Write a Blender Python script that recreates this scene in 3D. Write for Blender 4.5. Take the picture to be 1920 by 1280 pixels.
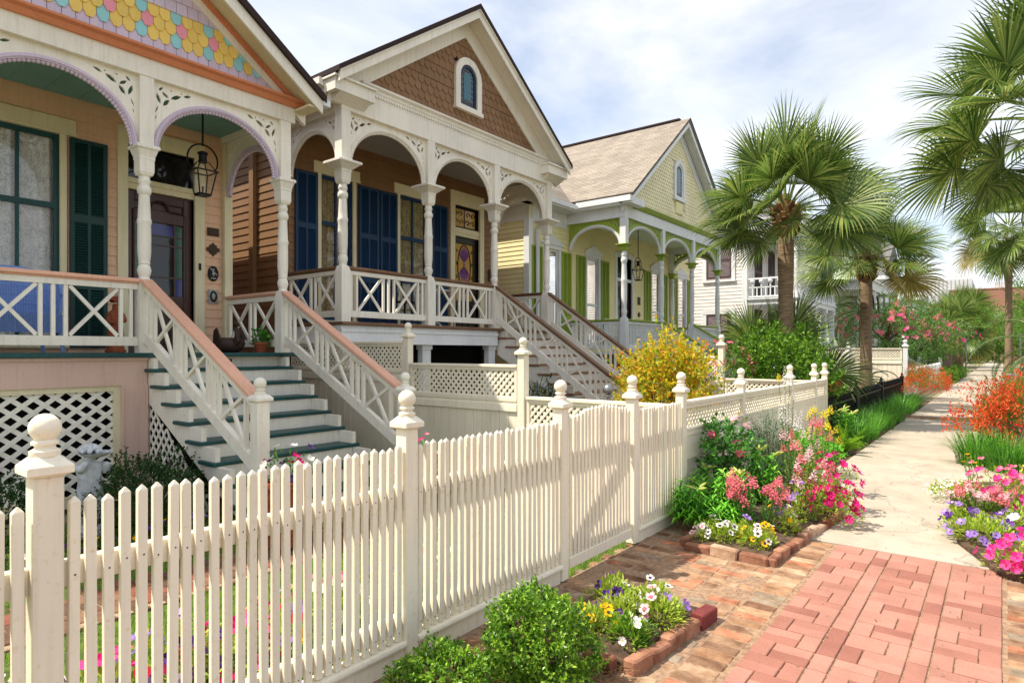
import bpy, bmesh, math, random
from mathutils import Vector, Matrix, Euler
from mathutils.geometry import tessellate_polygon
R = math.radians
for o in list(bpy.data.objects): bpy.data.objects.remove(o)
SC = bpy.context.scene
COL = SC.collection

# ---------------------------------------------------------------- camera
cam = bpy.data.cameras.new('camera'); co = bpy.data.objects.new('camera', cam); COL.objects.link(co)
co.location = (0, 0, 1.65); co.rotation_euler = (R(90), 0, R(37.9))
cam.sensor_width = 36; cam.lens = 22.125; cam.shift_y = 18/1920
cam.clip_start = .05; cam.clip_end = 2000
SC.camera = co

# ---------------------------------------------------------------- sky, sun, exposure
SUN = Vector((.46, .47, -1.0))          # the way the light travels
ELEV = math.atan2(1.0, math.hypot(SUN.x, SUN.y)); AZ = math.atan2(-SUN.x, -SUN.y)
W = bpy.data.worlds.new('World'); SC.world = W; W.use_nodes = True
wn, wl = W.node_tree.nodes, W.node_tree.links
bg = wn['Background']
sky = wn.new('ShaderNodeTexSky'); sky.sky_type = 'NISHITA'; sky.sun_disc = False
sky.sun_elevation = ELEV; sky.sun_rotation = AZ % (2*math.pi); sky.air_density = 1.0; sky.dust_density = .6; sky.ozone_density = 1.5
tc = wn.new('ShaderNodeTexCoord'); mp = wn.new('ShaderNodeMapping'); mp.inputs['Scale'].default_value = (1, 1, 2.6); mp.inputs['Rotation'].default_value = (0, 0, .5)
nz = wn.new('ShaderNodeTexNoise'); nz.inputs['Scale'].default_value = 1.5; nz.inputs['Detail'].default_value = 9; nz.inputs['Roughness'].default_value = .56; nz.inputs['Distortion'].default_value = .35
rp = wn.new('ShaderNodeValToRGB'); rp.color_ramp.elements[0].position = .41; rp.color_ramp.elements[1].position = .60
rp.color_ramp.elements[0].color = (.36, .36, .36, 1)
nz2 = wn.new('ShaderNodeTexNoise'); nz2.inputs['Scale'].default_value = 2.4; nz2.inputs['Detail'].default_value = 5
cr = wn.new('ShaderNodeValToRGB'); cr.color_ramp.elements[0].position = .35; cr.color_ramp.elements[1].position = .68
cr.color_ramp.elements[0].color = (5.35, 5.5, 5.8, 1); cr.color_ramp.elements[1].color = (5.9, 5.9, 5.9, 1)
mx = wn.new('ShaderNodeMix'); mx.data_type = 'RGBA'
wl.new(tc.outputs['Generated'], mp.inputs['Vector']); wl.new(mp.outputs[0], nz.inputs['Vector']); wl.new(nz.outputs[0], rp.inputs[0])
wl.new(mp.outputs[0], nz2.inputs['Vector']); wl.new(nz2.outputs[0], cr.inputs[0])
wl.new(rp.outputs[0], mx.inputs[0]); wl.new(sky.outputs[0], mx.inputs[6]); wl.new(cr.outputs[0], mx.inputs[7])
wl.new(mx.outputs[2], bg.inputs[0]); bg.inputs[1].default_value = .10
sl = bpy.data.lights.new('sun', 'SUN'); sl.energy = 3.3; sl.angle = R(.55); sl.color = (1, .91, .78)
so = bpy.data.objects.new('sun', sl); COL.objects.link(so); so.rotation_euler = SUN.to_track_quat('-Z', 'Y').to_euler(); so.location = (-20, -20, 40)
vs = SC.view_settings; vs.view_transform = 'Standard'; vs.look = 'None'; vs.exposure = 1.05; vs.gamma = 1; vs.use_curve_mapping = False

# ---------------------------------------------------------------- materials
def lin(c):
    c /= 255.; return c/12.92 if c <= .04045 else ((c+.055)/1.055)**2.4
def S(r, g, b): return (lin(r), lin(g), lin(b), 1)
def nn(m, t): return m.node_tree.nodes.new('ShaderNode'+t)
def lk(m, a, b): m.node_tree.links.new(a, b)
def newmat(name):
    m = bpy.data.materials.new(name); m.use_nodes = True
    return m, m.node_tree.nodes['Principled BSDF']
def ramp(m, stops):
    r = nn(m, 'ValToRGB'); e = r.color_ramp.elements
    while len(e) < len(stops): e.new(.5)
    for i, (p, c) in enumerate(stops): e[i].position = p; e[i].color = c
    return r
def noise(m, scale, detail=4, vec=None, rough=.55):
    n = nn(m, 'TexNoise'); n.inputs['Scale'].default_value = scale; n.inputs['Detail'].default_value = detail; n.inputs['Roughness'].default_value = rough
    if vec is None: g = nn(m, 'NewGeometry'); vec = g.outputs['Position']
    lk(m, vec, n.inputs['Vector']); return n
def mul(m, a, b, fac=1.):
    x = nn(m, 'Mix'); x.data_type = 'RGBA'; x.blend_type = 'MULTIPLY'; x.inputs[0].default_value = fac
    lk(m, a, x.inputs[6]); lk(m, b, x.inputs[7]); return x.outputs[2]
def bump(m, b, h, strength=.3, dist=.01):
    n = nn(m, 'Bump'); n.inputs['Strength'].default_value = strength; n.inputs['Distance'].default_value = dist
    lk(m, h, n.inputs['Height']); lk(m, n.outputs[0], b.inputs['Normal'])
def g(v): return (v, v, v, 1)
def paint(name, col, rough=.55, dirt=.16, grime=None, objvar=.05, grain=.12):
    """painted timber: faint brush grain, weathering patches, per-piece tone"""
    m, b = newmat(name)
    rgb = nn(m, 'RGB'); rgb.outputs[0].default_value = col
    n1 = noise(m, 1.7, 6); r1 = ramp(m, [(.3, g(1-dirt)), (.6, g(1.0))]); lk(m, n1.outputs[0], r1.inputs[0])
    c = mul(m, rgb.outputs[0], r1.outputs[0])
    n2 = noise(m, 38, 3); r2 = ramp(m, [(.28, grime or g(.82)), (.40, g(1.0))]); lk(m, n2.outputs[0], r2.inputs[0])
    c = mul(m, c, r2.outputs[0], .7)
    ge = nn(m, 'NewGeometry'); mpn = nn(m, 'Mapping'); mpn.inputs['Scale'].default_value = (26, 26, 1.6); lk(m, ge.outputs['Position'], mpn.inputs[0])
    n5 = noise(m, 1.0, 5, mpn.outputs[0], .65); r5 = ramp(m, [(.30, g(1-dirt*1.3)), (.52, g(1.0))]); lk(m, n5.outputs[0], r5.inputs[0]); c = mul(m, c, r5.outputs[0], .8)
    oi = nn(m, 'ObjectInfo'); r3 = ramp(m, [(0, g(1-objvar*1.6)), (1, g(1.0))]); lk(m, oi.outputs['Random'], r3.inputs[0])
    c = mul(m, c, r3.outputs[0])
    lk(m, c, b.inputs['Base Color']); b.inputs['Roughness'].default_value = rough; b.inputs['Specular IOR Level'].default_value = .35
    ad = nn(m, 'Math'); ad.operation = 'ADD'; lk(m, n5.outputs[0], ad.inputs[0]); n3 = noise(m, 60, 3); lk(m, n3.outputs[0], ad.inputs[1]); bump(m, b, ad.outputs[0], grain*1.6, .004)
    return m
def plain(name, col, rough=.5, metal=0, var=.1, scale=12, spec=.4, bmp=0):
    m, b = newmat(name)
    rgb = nn(m, 'RGB'); rgb.outputs[0].default_value = col
    n1 = noise(m, scale, 4); r1 = ramp(m, [(.3, g(1-var)), (.7, g(1.0))]); lk(m, n1.outputs[0], r1.inputs[0])
    lk(m, mul(m, rgb.outputs[0], r1.outputs[0]), b.inputs['Base Color'])
    b.inputs['Roughness'].default_value = rough; b.inputs['Metallic'].default_value = metal; b.inputs['Specular IOR Level'].default_value = spec
    if bmp: n2 = noise(m, scale*4, 4); bump(m, b, n2.outputs[0], bmp, .01)
    return m
def pieces(name, cols, rough=.85, stain=None, bscale=60, bstr=.5, stscale=9):
    """bricks, slabs: colour picked per piece from a list, with blotches"""
    m, b = newmat(name)
    oi = nn(m, 'ObjectInfo'); n = len(cols)
    r = ramp(m, [(i/n, c) for i, c in enumerate(cols)]); r.color_ramp.interpolation = 'CONSTANT'
    lk(m, oi.outputs['Random'], r.inputs[0]); c = r.outputs[0]
    n1 = noise(m, stscale, 6); r1 = ramp(m, [(.3, stain or g(.62)), (.62, g(1.0))]); lk(m, n1.outputs[0], r1.inputs[0])
    c = mul(m, c, r1.outputs[0], .8)
    n2 = noise(m, bscale, 5); r2 = ramp(m, [(.3, g(.75)), (.7, g(1.08))]); lk(m, n2.outputs[0], r2.inputs[0])
    c = mul(m, c, r2.outputs[0], .7)
    lk(m, c, b.inputs['Base Color']); b.inputs['Roughness'].default_value = rough; b.inputs['Specular IOR Level'].default_value = .2
    bump(m, b, n2.outputs[0], bstr, .006); return m
def leafmat(name, cols, trans=.4, rough=.45, spec=.4):
    """foliage: colour per leaf, light let through"""
    m, b = newmat(name); n = len(cols)
    ge = nn(m, 'NewGeometry'); r = ramp(m, [(i/max(1, n-1), c) for i, c in enumerate(cols)])
    lk(m, ge.outputs['Random Per Island'], r.inputs[0])
    lk(m, r.outputs[0], b.inputs['Base Color']); b.inputs['Roughness'].default_value = rough; b.inputs['Specular IOR Level'].default_value = spec
    if trans:
        t = nn(m, 'BsdfTranslucent'); lk(m, r.outputs[0], t.inputs[0])
        x = nn(m, 'MixShader'); x.inputs[0].default_value = trans; out = m.node_tree.nodes['Material Output']
        lk(m, b.outputs[0], x.inputs[1]); lk(m, t.outputs[0], x.inputs[2]); lk(m, x.outputs[0], out.inputs[0])
    return m
def glassmat(name, tint=(.02, .025, .03, 1), see=.97):
    m, b = newmat(name); m.node_tree.nodes.remove(b); out = m.node_tree.nodes['Material Output']
    tr = nn(m, 'BsdfTransparent'); tr.inputs[0].default_value = (see, see, see, 1)
    gl = nn(m, 'BsdfGlossy'); gl.inputs['Roughness'].default_value = .03
    fr = nn(m, 'Fresnel'); x = nn(m, 'MixShader'); ge = nn(m, 'NewGeometry'); ma = nn(m, 'Math'); ma.operation = 'MULTIPLY_ADD'
    ma.inputs[1].default_value = 1/1.5-1.5; ma.inputs[2].default_value = 1.5; lk(m, ge.outputs['Backfacing'], ma.inputs[0]); lk(m, ma.outputs[0], fr.inputs[0])
    lk(m, fr.outputs[0], x.inputs[0]); lk(m, tr.outputs[0], x.inputs[1]); lk(m, gl.outputs[0], x.inputs[2]); lk(m, x.outputs[0], out.inputs[0])
    return m
M = {}

# ---------------------------------------------------------------- mesh helpers
BOXF = [(0,3,2,1),(4,5,6,7),(0,1,5,4),(1,2,6,5),(2,3,7,6),(3,0,4,7)]
class MB:
    def __init__(s): s.v = []; s.f = []
    def add(s, vs, fs):
        o = len(s.v); s.v += [tuple(v) for v in vs]; s.f += [tuple(i+o for i in f) for f in fs]; return s
    def box(s, x0, x1, y0, y1, z0, z1):
        return s.add([(x0,y0,z0),(x1,y0,z0),(x1,y1,z0),(x0,y1,z0),(x0,y0,z1),(x1,y0,z1),(x1,y1,z1),(x0,y1,z1)], BOXF)
    def bar(s, p0, p1, w, h, up=(0,0,1)):
        p0, p1 = Vector(p0), Vector(p1); d = (p1-p0).normalized(); up = Vector(up)
        if abs(d.dot(up)) > .99: up = Vector((1,0,0))
        sd = d.cross(up).normalized()*(w/2); u = sd.cross(d).normalized()*(h/2)
        vs = [p0-sd-u, p0+sd-u, p0+sd+u, p0-sd+u, p1-sd-u, p1+sd-u, p1+sd+u, p1-sd+u]
        return s.add(vs, BOXF)
    def lathe(s, prof, c=(0,0,0), n=14, sq=False):
        if sq: n = 4
        a0 = math.pi/4 if sq else 0; k = math.sqrt(2) if sq else 1
        vs = []; fs = []
        for r, z in prof:
            for i in range(n):
                a = a0+2*math.pi*i/n; vs.append((c[0]+r*k*math.cos(a), c[1]+r*k*math.sin(a), c[2]+z))
        m = len(prof)
        for j in range(m-1):
            for i in range(n): fs.append((j*n+i, j*n+(i+1)%n, (j+1)*n+(i+1)%n, (j+1)*n+i))
        fs.append(tuple(range(n-1, -1, -1))); fs.append(tuple((m-1)*n+i for i in range(n)))
        return s.add(vs, fs)
    def tube(s, pts, r, n=6, cap=True):
        pts = [Vector(p) for p in pts]; vs = []; fs = []; ref = Vector((.123, .456, .88)).normalized()
        for i, p in enumerate(pts):
            d = (pts[min(i+1, len(pts)-1)]-pts[max(i-1, 0)]).normalized()
            a = d.cross(ref).normalized(); b = d.cross(a)
            rr = r[i] if isinstance(r, (list, tuple)) else r
            for k in range(n):
                t = 2*math.pi*k/n; vs.append(p+(a*math.cos(t)+b*math.sin(t))*rr)
        for i in range(len(pts)-1):
            for k in range(n): fs.append((i*n+k, i*n+(k+1)%n, (i+1)*n+(k+1)%n, (i+1)*n+k))
        if cap: fs.append(tuple(range(n-1, -1, -1))); fs.append(tuple((len(pts)-1)*n+k for k in range(n)))
        return s.add(vs, fs)
    def ball(s, c, r, n=10, m=6, sc=(1,1,1)):
        prof = [(max(1e-4, math.sin(math.pi*j/m)), -math.cos(math.pi*j/m)) for j in range(m+1)]
        o = len(s.v); s.lathe(prof, n=n)
        for i in range(o, len(s.v)):
            x, y, z = s.v[i]; s.v[i] = (c[0]+x*r*sc[0], c[1]+y*r*sc[1], c[2]+z*r*sc[2])
        return s
    def extr(s, poly, a, b, mp, holes=()):
        """polygon in (u,w), extruded along the third axis from a to b; mp(u,w,t)->xyz"""
        loops = [list(poly)]+[list(h) for h in holes]
        tri = tessellate_polygon([[Vector((p[0], p[1], 0)) for p in l] for l in loops])
        flat = [p for l in loops for p in l]; n = len(flat)
        vs = [mp(u, w, a) for u, w in flat]+[mp(u, w, b) for u, w in flat]
        fs = [tuple(t) for t in tri]+[tuple(i+n for i in reversed(t)) for t in tri]
        o = 0
        for l in loops:
            k = len(l)
            for i in range(k): fs.append((o+i, o+(i+1)%k, n+o+(i+1)%k, n+o+i))
            o += k
        return s.add(vs, fs)
    def mesh(s, mat, smooth=None, bevel=0, fix=False):
        me = bpy.data.meshes.new('m'); me.from_pydata(s.v, [], s.f)
        if bevel or fix:
            bm = bmesh.new(); bm.from_mesh(me)
            bmesh.ops.recalc_face_normals(bm, faces=bm.faces)
            if bevel:
                ed = [e for e in bm.edges if len(e.link_faces) == 2 and e.calc_face_angle(0) > .5]
                bmesh.ops.bevel(bm, geom=ed, offset=bevel, segments=1, affect='EDGES', clamp_overlap=True)
            bm.to_mesh(me); bm.free()
        if smooth is not None:
            me.shade_smooth(); me.set_sharp_from_angle(angle=R(smooth))
        me.materials.append(M[mat] if isinstance(mat, str) else mat)
        return me
YZ = lambda u, w, t: (t, u, w)      # polygon in (y,z), extruded along x
XZ = lambda u, w, t: (u, t, w)      # polygon in (x,z), extruded along y
XY = lambda u, w, t: (u, w, t)
WM = {}
def obj(name, me, parent=None, loc=(0,0,0), rot=(0,0,0), sc=(1,1,1), kind=None, label=None):
    o = bpy.data.objects.new(name, me); COL.objects.link(o)
    o.location = loc; o.rotation_euler = rot; o.scale = sc
    WM[o.name] = Matrix.LocRotScale(Vector(loc), Euler(rot), Vector(sc))
    if parent: o.parent = parent; o.matrix_parent_inverse = WM[parent.name].inverted()
    if kind: o['kind'] = kind
    if label: o['label'] = label
    return o
def tag(o, label, cat, group=None):
    o['label'] = label; o['category'] = cat
    if group: o['group'] = group
    return o
def thing(name, label, cat, loc=(0,0,0), rz=0, group=None):
    return tag(obj(name, None, None, (tuple(loc)+(0,))[:3], (0,0,rz)), label, cat, group)
def struct(name, me): return obj(name, me, kind='structure')
def copy_tree(o, loc, rz=0, label=None, sc=None, group=None, tilt=(0,0)):
    c = o.copy(); COL.objects.link(c); c.location = loc; c.rotation_euler = (tilt[0], tilt[1], rz)
    if sc: c.scale = (sc, sc, sc) if not isinstance(sc, tuple) else sc
    if label: c['label'] = label
    if group: c['group'] = group
    for ch in o.children:
        k = ch.copy(); COL.objects.link(k); k.parent = c; k.matrix_parent_inverse = ch.matrix_parent_inverse.copy()
        for gc in ch.children:
            q = gc.copy(); COL.objects.link(q); q.parent = k; q.matrix_parent_inverse = gc.matrix_parent_inverse.copy()
    return c
CUBE = {}
def ub(name, mat, parent, x0, x1, y0, y1, z0, z1, **k):
    """box as an object of its own; alike boxes share one mesh"""
    if mat not in CUBE: CUBE[mat] = MB().box(-.5, .5, -.5, .5, -.5, .5).mesh(mat)
    return obj(name, CUBE[mat], parent, ((x0+x1)/2, (y0+y1)/2, (z0+z1)/2), (0,0,0), (x1-x0, y1-y0, z1-z0), **k)
def part(name, mb, mat, parent, smooth=None, bevel=0, **k): return obj(name, mb.mesh(mat, smooth, bevel, fix=True), parent, **k)
# ---------------------------------------------------------------- palette
rust = (.80, .62, .42, 1)
M['cream'] = paint('cream fence paint', S(246, 237, 215), .5, .10, (.88, .76, .6, 1))
M['white'] = paint('white trim paint', S(243, 237, 223), .5, .12)
M['coolwhite'] = paint('cool white paint', S(236, 238, 238), .5, .10)
M['peach'] = paint('peach siding', S(230, 188, 155), .6, .10, objvar=.04)
M['pink'] = paint('dusty pink paint', S(219, 186, 170), .6, .10)
M['oldcream'] = paint('old cream casing', S(228, 217, 180), .55, .12)
M['teal'] = paint('dark teal paint', S(16, 76, 76), .4, .3)
M['shutgreen'] = paint('dark green shutter', S(9, 58, 54), .45, .2)
M['peachcap'] = paint('peach handrail', S(234, 180, 152), .4, .12)
M['orange'] = paint('terracotta moulding', S(216, 136, 96), .5, .12)
M['lavender'] = paint('lavender paint', S(212, 196, 214), .55, .08, objvar=.06)
M['yellowsh'] = paint('yellow shingle', S(240, 206, 108), .6, .08, objvar=.08)
M['bluesh'] = paint('pale blue shingle', S(152, 212, 216), .6, .08, objvar=.08)
M['pinksh'] = paint('pink shingle', S(240, 154, 170), .6, .08, objvar=.08)
M['tealceil'] = paint('teal ceiling', S(120, 170, 168), .5, .1)
M['brownsid'] = paint('brown siding', S(138, 104, 70), .6, .14, objvar=.06)
M['brownsh'] = paint('brown shingle', S(146, 111, 79), .7, .14, objvar=.10)
M['brownrail'] = paint('brown rail cap', S(126, 92, 66), .45, .2)
M['treadbrown'] = paint('brown tread', S(150, 112, 84), .6, .25)
M['blue'] = paint('blue shutter', S(13, 52, 88), .45, .14)
M['greyceil'] = paint('grey ceiling', S(176, 172, 168), .6, .1)
M['yellow'] = paint('yellow siding', S(245, 234, 180), .6, .08)
M['yellowgab'] = paint('yellow scales', S(246, 236, 196), .65, .12)
M['lime'] = paint('lime green paint', S(152, 174, 62), .5, .12)
M['pinkwhite'] = paint('pinkish white siding', S(247, 239, 233), .6, .08)
M['plum'] = paint('plum shutter', S(92, 68, 74), .5, .15)
M['palegreen'] = paint('pale green siding', S(214, 228, 196), .6, .08)
M['darkroof'] = plain('dark roof', S(62, 50, 48), .9, 0, .3, 30, .2, .4)
M['greyroof'] = plain('grey shingle roof', S(128, 126, 124), .9, 0, .45, 6, .2, .4)
M['black'] = plain('black iron', S(34, 34, 36), .45, .6, .3, 20)
M['bronze'] = plain('bronze', S(74, 60, 46), .5, .6, .3, 40, bmp=.3)
M['silver'] = plain('pewter relief', S(170, 168, 162), .45, .5, .4, 60, bmp=.3)
M['dark'] = plain('dark cavity', S(26, 24, 23), .9, 0, .3, 3)  # painted shade for rooms and hollows; also backs the shingles
M['wood'] = plain('varnished door', S(66, 30, 17), .3, 0, .35, 14, .5)
M['darkwood'] = plain('dark door', S(34, 18, 14), .3, 0, .3, 14, .5)
M['greenglass'] = plain('green glass', S(20, 84, 52), .12, 0, .4, 30, .6)
M['blueglass'] = plain('blue glass', S(36, 40, 120), .12, 0, .4, 30, .6)
M['darkglass'] = plain('dark glass', S(16, 18, 20), .05, 0, .3, 10, .6)
M['amberglass'] = plain('amber glass', S(214, 168, 84), .15, 0, .5, 40, .5)
M['purpleglass'] = plain('purple glass', S(142, 84, 150), .15, 0, .5, 40, .5)
M['aquaglass'] = plain('aqua glass', S(44, 112, 132), .15, 0, .5, 40, .5)
M['glass'] = glassmat('window glass')
M['metal'] = plain('grey metal', S(150, 152, 154), .4, .8, .2, 20)
M['terracotta'] = plain('terracotta', S(156, 84, 56), .8, 0, .3, 20, .2, .3)
M['darkclay'] = plain('dark clay', S(70, 52, 44), .6, 0, .3, 20, .3, .3)
M['statue'] = plain('weathered white stone', S(214, 218, 222), .75, 0, .35, 22, .2, .6)
M['wicker'] = plain('blue wicker', S(138, 168, 228), .6, 0, .25, 60, .3, .6)
M['pipe'] = paint('white downspout', S(226, 230, 234), .35, .1)
M['fencewood'] = paint('weathered brown board', S(120, 88, 62), .8, .4, objvar=.35)
M['redbrick'] = plain('red brick wall', S(158, 116, 100), .9, 0, .2, 3, .2)
M['greymetal'] = plain('grey metal cladding', S(196, 198, 200), .6, 0, .08, 2, .3)
M['sign'] = plain('white sign', S(230, 230, 228), .4, 0, .05)
M['signred'] = plain('red letters', S(190, 40, 60), .4, 0, .05)
# lace curtain: folds are geometry, the lace itself a print
def lace(name, base, dark):
    m, b = newmat(name)
    v = nn(m, 'TexVoronoi'); v.feature = 'DISTANCE_TO_EDGE'; v.inputs['Scale'].default_value = 34; ge = nn(m, 'NewGeometry'); lk(m, ge.outputs['Position'], v.inputs['Vector'])
    n = noise(m, 14, 6, rough=.7); a = nn(m, 'Math'); a.operation = 'ADD'; lk(m, v.outputs['Distance'], a.inputs[0]); lk(m, n.outputs[0], a.inputs[1])
    r = ramp(m, [(.42, dark), (.72, base)]); lk(m, a.outputs[0], r.inputs[0])
    lk(m, r.outputs[0], b.inputs['Base Color']); b.inputs['Roughness'].default_value = .9; return m
M['lace'] = lace('white lace', S(226, 226, 222), S(168, 168, 162))
M['laceold'] = lace('ecru lace', S(178, 158, 116), S(96, 78, 50))
# roof of warm asphalt shingles: tab tone from a brick pattern on the slope
def tabroof(name, c1, c2):
    m, b = newmat(name); t = nn(m, 'TexBrick'); t.inputs['Scale'].default_value = 1; t.inputs['Mortar Size'].default_value = .004
    t.inputs['Brick Width'].default_value = .30; t.inputs['Row Height'].default_value = .14; t.inputs['Color1'].default_value = c1; t.inputs['Color2'].default_value = c2; t.inputs['Mortar'].default_value = S(120, 102, 84)
    ge = nn(m, 'NewGeometry'); sp = nn(m, 'SeparateXYZ'); cb = nn(m, 'CombineXYZ'); lk(m, ge.outputs['Position'], sp.inputs[0])
    mu = nn(m, 'Math'); mu.operation = 'MULTIPLY'; mu.inputs[1].default_value = 1.61; lk(m, sp.outputs['Z'], mu.inputs[0])
    lk(m, sp.outputs['X'], cb.inputs[0]); lk(m, mu.outputs[0], cb.inputs[1]); lk(m, cb.outputs[0], t.inputs['Vector'])
    n = noise(m, 45, 4); r = ramp(m, [(.3, g(.8)), (.7, g(1.1))]); lk(m, n.outputs[0], r.inputs[0])
    n2 = noise(m, .9, 4); r2 = ramp(m, [(.3, g(.86)), (.7, g(1.04))]); lk(m, n2.outputs[0], r2.inputs[0])
    lk(m, mul(m, mul(m, t.outputs[0], r.outputs[0]), r2.outputs[0]), b.inputs['Base Color']); b.inputs['Roughness'].default_value = .9; return m
M['tanroof'] = tabroof('tan shingle roof', S(170, 159, 145), S(148, 138, 126))
# ground
def soil(name, c1, c2, sc=14, b_=.8):
    m, b = newmat(name); n = noise(m, sc, 8); r = ramp(m, [(.35, c1), (.65, c2)]); lk(m, n.outputs[0], r.inputs[0]); lk(m, r.outputs[0], b.inputs['Base Color'])
    b.inputs['Roughness'].default_value = .95; n2 = noise(m, sc*5, 5); bump(m, b, n2.outputs[0], b_, .03); return m
M['soil'] = soil('garden soil', S(60, 44, 32), S(112, 88, 66))
M['sand'] = soil('joint sand', S(146, 122, 98), S(182, 158, 128), 30, .4)
M['joint'] = soil('paving joint', S(132, 104, 84), S(172, 142, 112), 30, .4)
M['ground'] = soil('rough ground', S(112, 108, 70), S(150, 142, 112), 3)
M['lawnbase'] = soil('lawn base', S(64, 84, 22), S(96, 118, 40), 10)
M['asphalt'] = soil('asphalt', S(70, 68, 66), S(92, 90, 88), 30, .3)
m, b = newmat('concrete'); n = noise(m, 2.2, 8, rough=.62); r = ramp(m, [(.3, S(168, 155, 138)), (.55, S(186, 173, 155)), (.8, S(196, 184, 167))]); lk(m, n.outputs[0], r.inputs[0])
n2 = noise(m, 90, 4); r2 = ramp(m, [(.25, g(.78)), (.5, g(1.0))]); lk(m, n2.outputs[0], r2.inputs[0])
n4 = noise(m, 9, 6, rough=.7); r4 = ramp(m, [(.28, g(.80)), (.46, g(1.0))]); lk(m, n4.outputs[0], r4.inputs[0])
oi = nn(m, 'ObjectInfo'); r3 = ramp(m, [(0, g(.90)), (1, g(1.0))]); lk(m, oi.outputs['Random'], r3.inputs[0])
ge = nn(m, 'NewGeometry'); wob = noise(m, 3, 4); vm = nn(m, 'VectorMath'); vm.operation = 'MULTIPLY_ADD'; vm.inputs[1].default_value = (.5, .5, .5); lk(m, wob.outputs['Color'], vm.inputs[0]); lk(m, ge.outputs['Position'], vm.inputs[2])
vo = nn(m, 'TexVoronoi'); vo.feature = 'DISTANCE_TO_EDGE'; vo.inputs['Scale'].default_value = .42; lk(m, vm.outputs[0], vo.inputs['Vector']); r6 = ramp(m, [(.0, g(.45)), (.006, g(1.0))]); lk(m, vo.outputs['Distance'], r6.inputs[0])
lk(m, mul(m, mul(m, mul(m, mul(m, r.outputs[0], r2.outputs[0], .7), r3.outputs[0]), r4.outputs[0], .8), r6.outputs[0], .7), b.inputs['Base Color']); b.inputs['Roughness'].default_value = .9; bump(m, b, n2.outputs[0], .3, .004); M['concrete'] = m
M['paver'] = pieces('pink paver', [S(184, 133, 117), S(180, 129, 113), S(188, 138, 122), S(166, 114, 98), S(186, 135, 119), S(158, 106, 92), S(182, 131, 115), S(174, 122, 106)], .8, g(.72), 90, .45, 3)
M['oldbrick'] = pieces('old brick', [S(168, 130, 100), S(180, 142, 110), S(150, 118, 94), S(190, 154, 122), S(164, 132, 106), S(190, 132, 102), S(158, 142, 122), S(182, 150, 122), S(142, 108, 86), S(196, 166, 136)], .9, S(150, 126, 100), 70, .6, 8)
M['edgebrick'] = pieces('edging brick', [S(168, 108, 86), S(146, 98, 78), S(190, 150, 122), S(160, 114, 92), S(198, 166, 140), S(178, 130, 104)], .9, S(150, 126, 100), 50, .6, 8)
M['purplebrick'] = pieces('dark red brick', [S(128, 62, 60)], .8, g(.7), 50, .5, 8)
M['yardbrick'] = pieces('yard brick', [S(128, 92, 74), S(142, 106, 84), S(110, 82, 68), S(140, 88, 70)], .9, g(.6), 50, .6, 8)
# foliage
M['grass'] = leafmat('lawn grass', [S(80, 120, 28), S(129, 172, 46), S(172, 209, 71), S(103, 150, 34)], .4)
M['boxleaf'] = leafmat('boxwood leaf', [S(40, 82, 18), S(92, 146, 32), S(176, 212, 70), S(56, 104, 22), S(136, 186, 48)], .35, .35, .5)
M['darkleaf'] = leafmat('dark shrub leaf', [S(24, 48, 20), S(44, 78, 30), S(60, 98, 40)], .3)
M['goldleaf'] = leafmat('gold shrub leaf', [S(246, 214, 40), S(176, 204, 50), S(246, 184, 50), S(226, 224, 70), S(104, 152, 42), S(238, 146, 50), S(196, 210, 54), S(76, 118, 34)], .55)
M['freshleaf'] = leafmat('fresh green leaf', [S(40, 80, 20), S(92, 140, 34), S(150, 190, 56), S(58, 102, 26), S(112, 158, 40)], .4)
M['roseleaf'] = leafmat('rose leaf', [S(45, 98, 37), S(77, 140, 53), S(112, 169, 69)], .3)
M['lilyleaf'] = leafmat('lily leaf', [S(65, 134, 41), S(111, 193, 52), S(161, 234, 73)], .35)
M['snapleaf'] = leafmat('snapdragon leaf', [S(80, 129, 46), S(126, 166, 64), S(172, 193, 85)], .4)
M['greyleaf'] = leafmat('rosemary leaf', [S(76, 104, 70), S(104, 128, 92), S(58, 84, 52)], .3)
M['limeleaf'] = leafmat('lime fern leaf', [S(120, 170, 30), S(160, 204, 48), S(96, 146, 28)], .5)
M['liriope'] = leafmat('border grass leaf', [S(51, 106, 32), S(85, 152, 41), S(126, 189, 64), S(69, 129, 34)], .4)
M['petleaf'] = leafmat('petunia leaf', [S(120, 161, 46), S(172, 198, 64), S(207, 218, 92), S(97, 138, 41)], .45)
M['fireleaf'] = leafmat('firecracker stem', [S(92, 128, 55), S(132, 161, 73), S(165, 165, 73), S(77, 106, 44)], .4)
M['olealeaf'] = leafmat('oleander leaf', [S(60, 101, 41), S(97, 140, 60), S(126, 168, 76), S(46, 80, 34)], .4)
M['featherleaf'] = leafmat('feathery leaf', [S(84, 126, 40), S(120, 158, 60), S(64, 104, 34)], .5)
M['sago'] = leafmat('cycad leaf', [S(24, 42, 22), S(40, 62, 32)], .15)
M['palmleaf'] = leafmat('palm leaf', [S(54, 82, 30), S(88, 118, 46), S(130, 154, 72), S(64, 96, 36), S(164, 176, 92), S(76, 106, 42)], .4, .38, .5)
M['palmdry'] = leafmat('dry palm leaf', [S(150, 140, 70), S(176, 162, 92), S(128, 118, 56)], .4)
M['darkpalm'] = leafmat('dark palm leaf', [S(48, 77, 33), S(77, 108, 46), S(103, 128, 57)], .35)
M['straw'] = leafmat('pine straw', [S(120, 88, 56), S(156, 120, 80), S(92, 66, 44)], .1)
def petal(n, *c): M[n] = leafmat(n, list(c) if len(c) > 1 else [c[0], c[0]], .35, .6, .2)
petal('pwhite', S(246, 244, 240), S(240, 236, 232)); petal('ppurple', S(84, 40, 132), S(120, 70, 170), S(70, 24, 110)); petal('pyellow', S(248, 206, 20), S(246, 190, 10))
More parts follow.
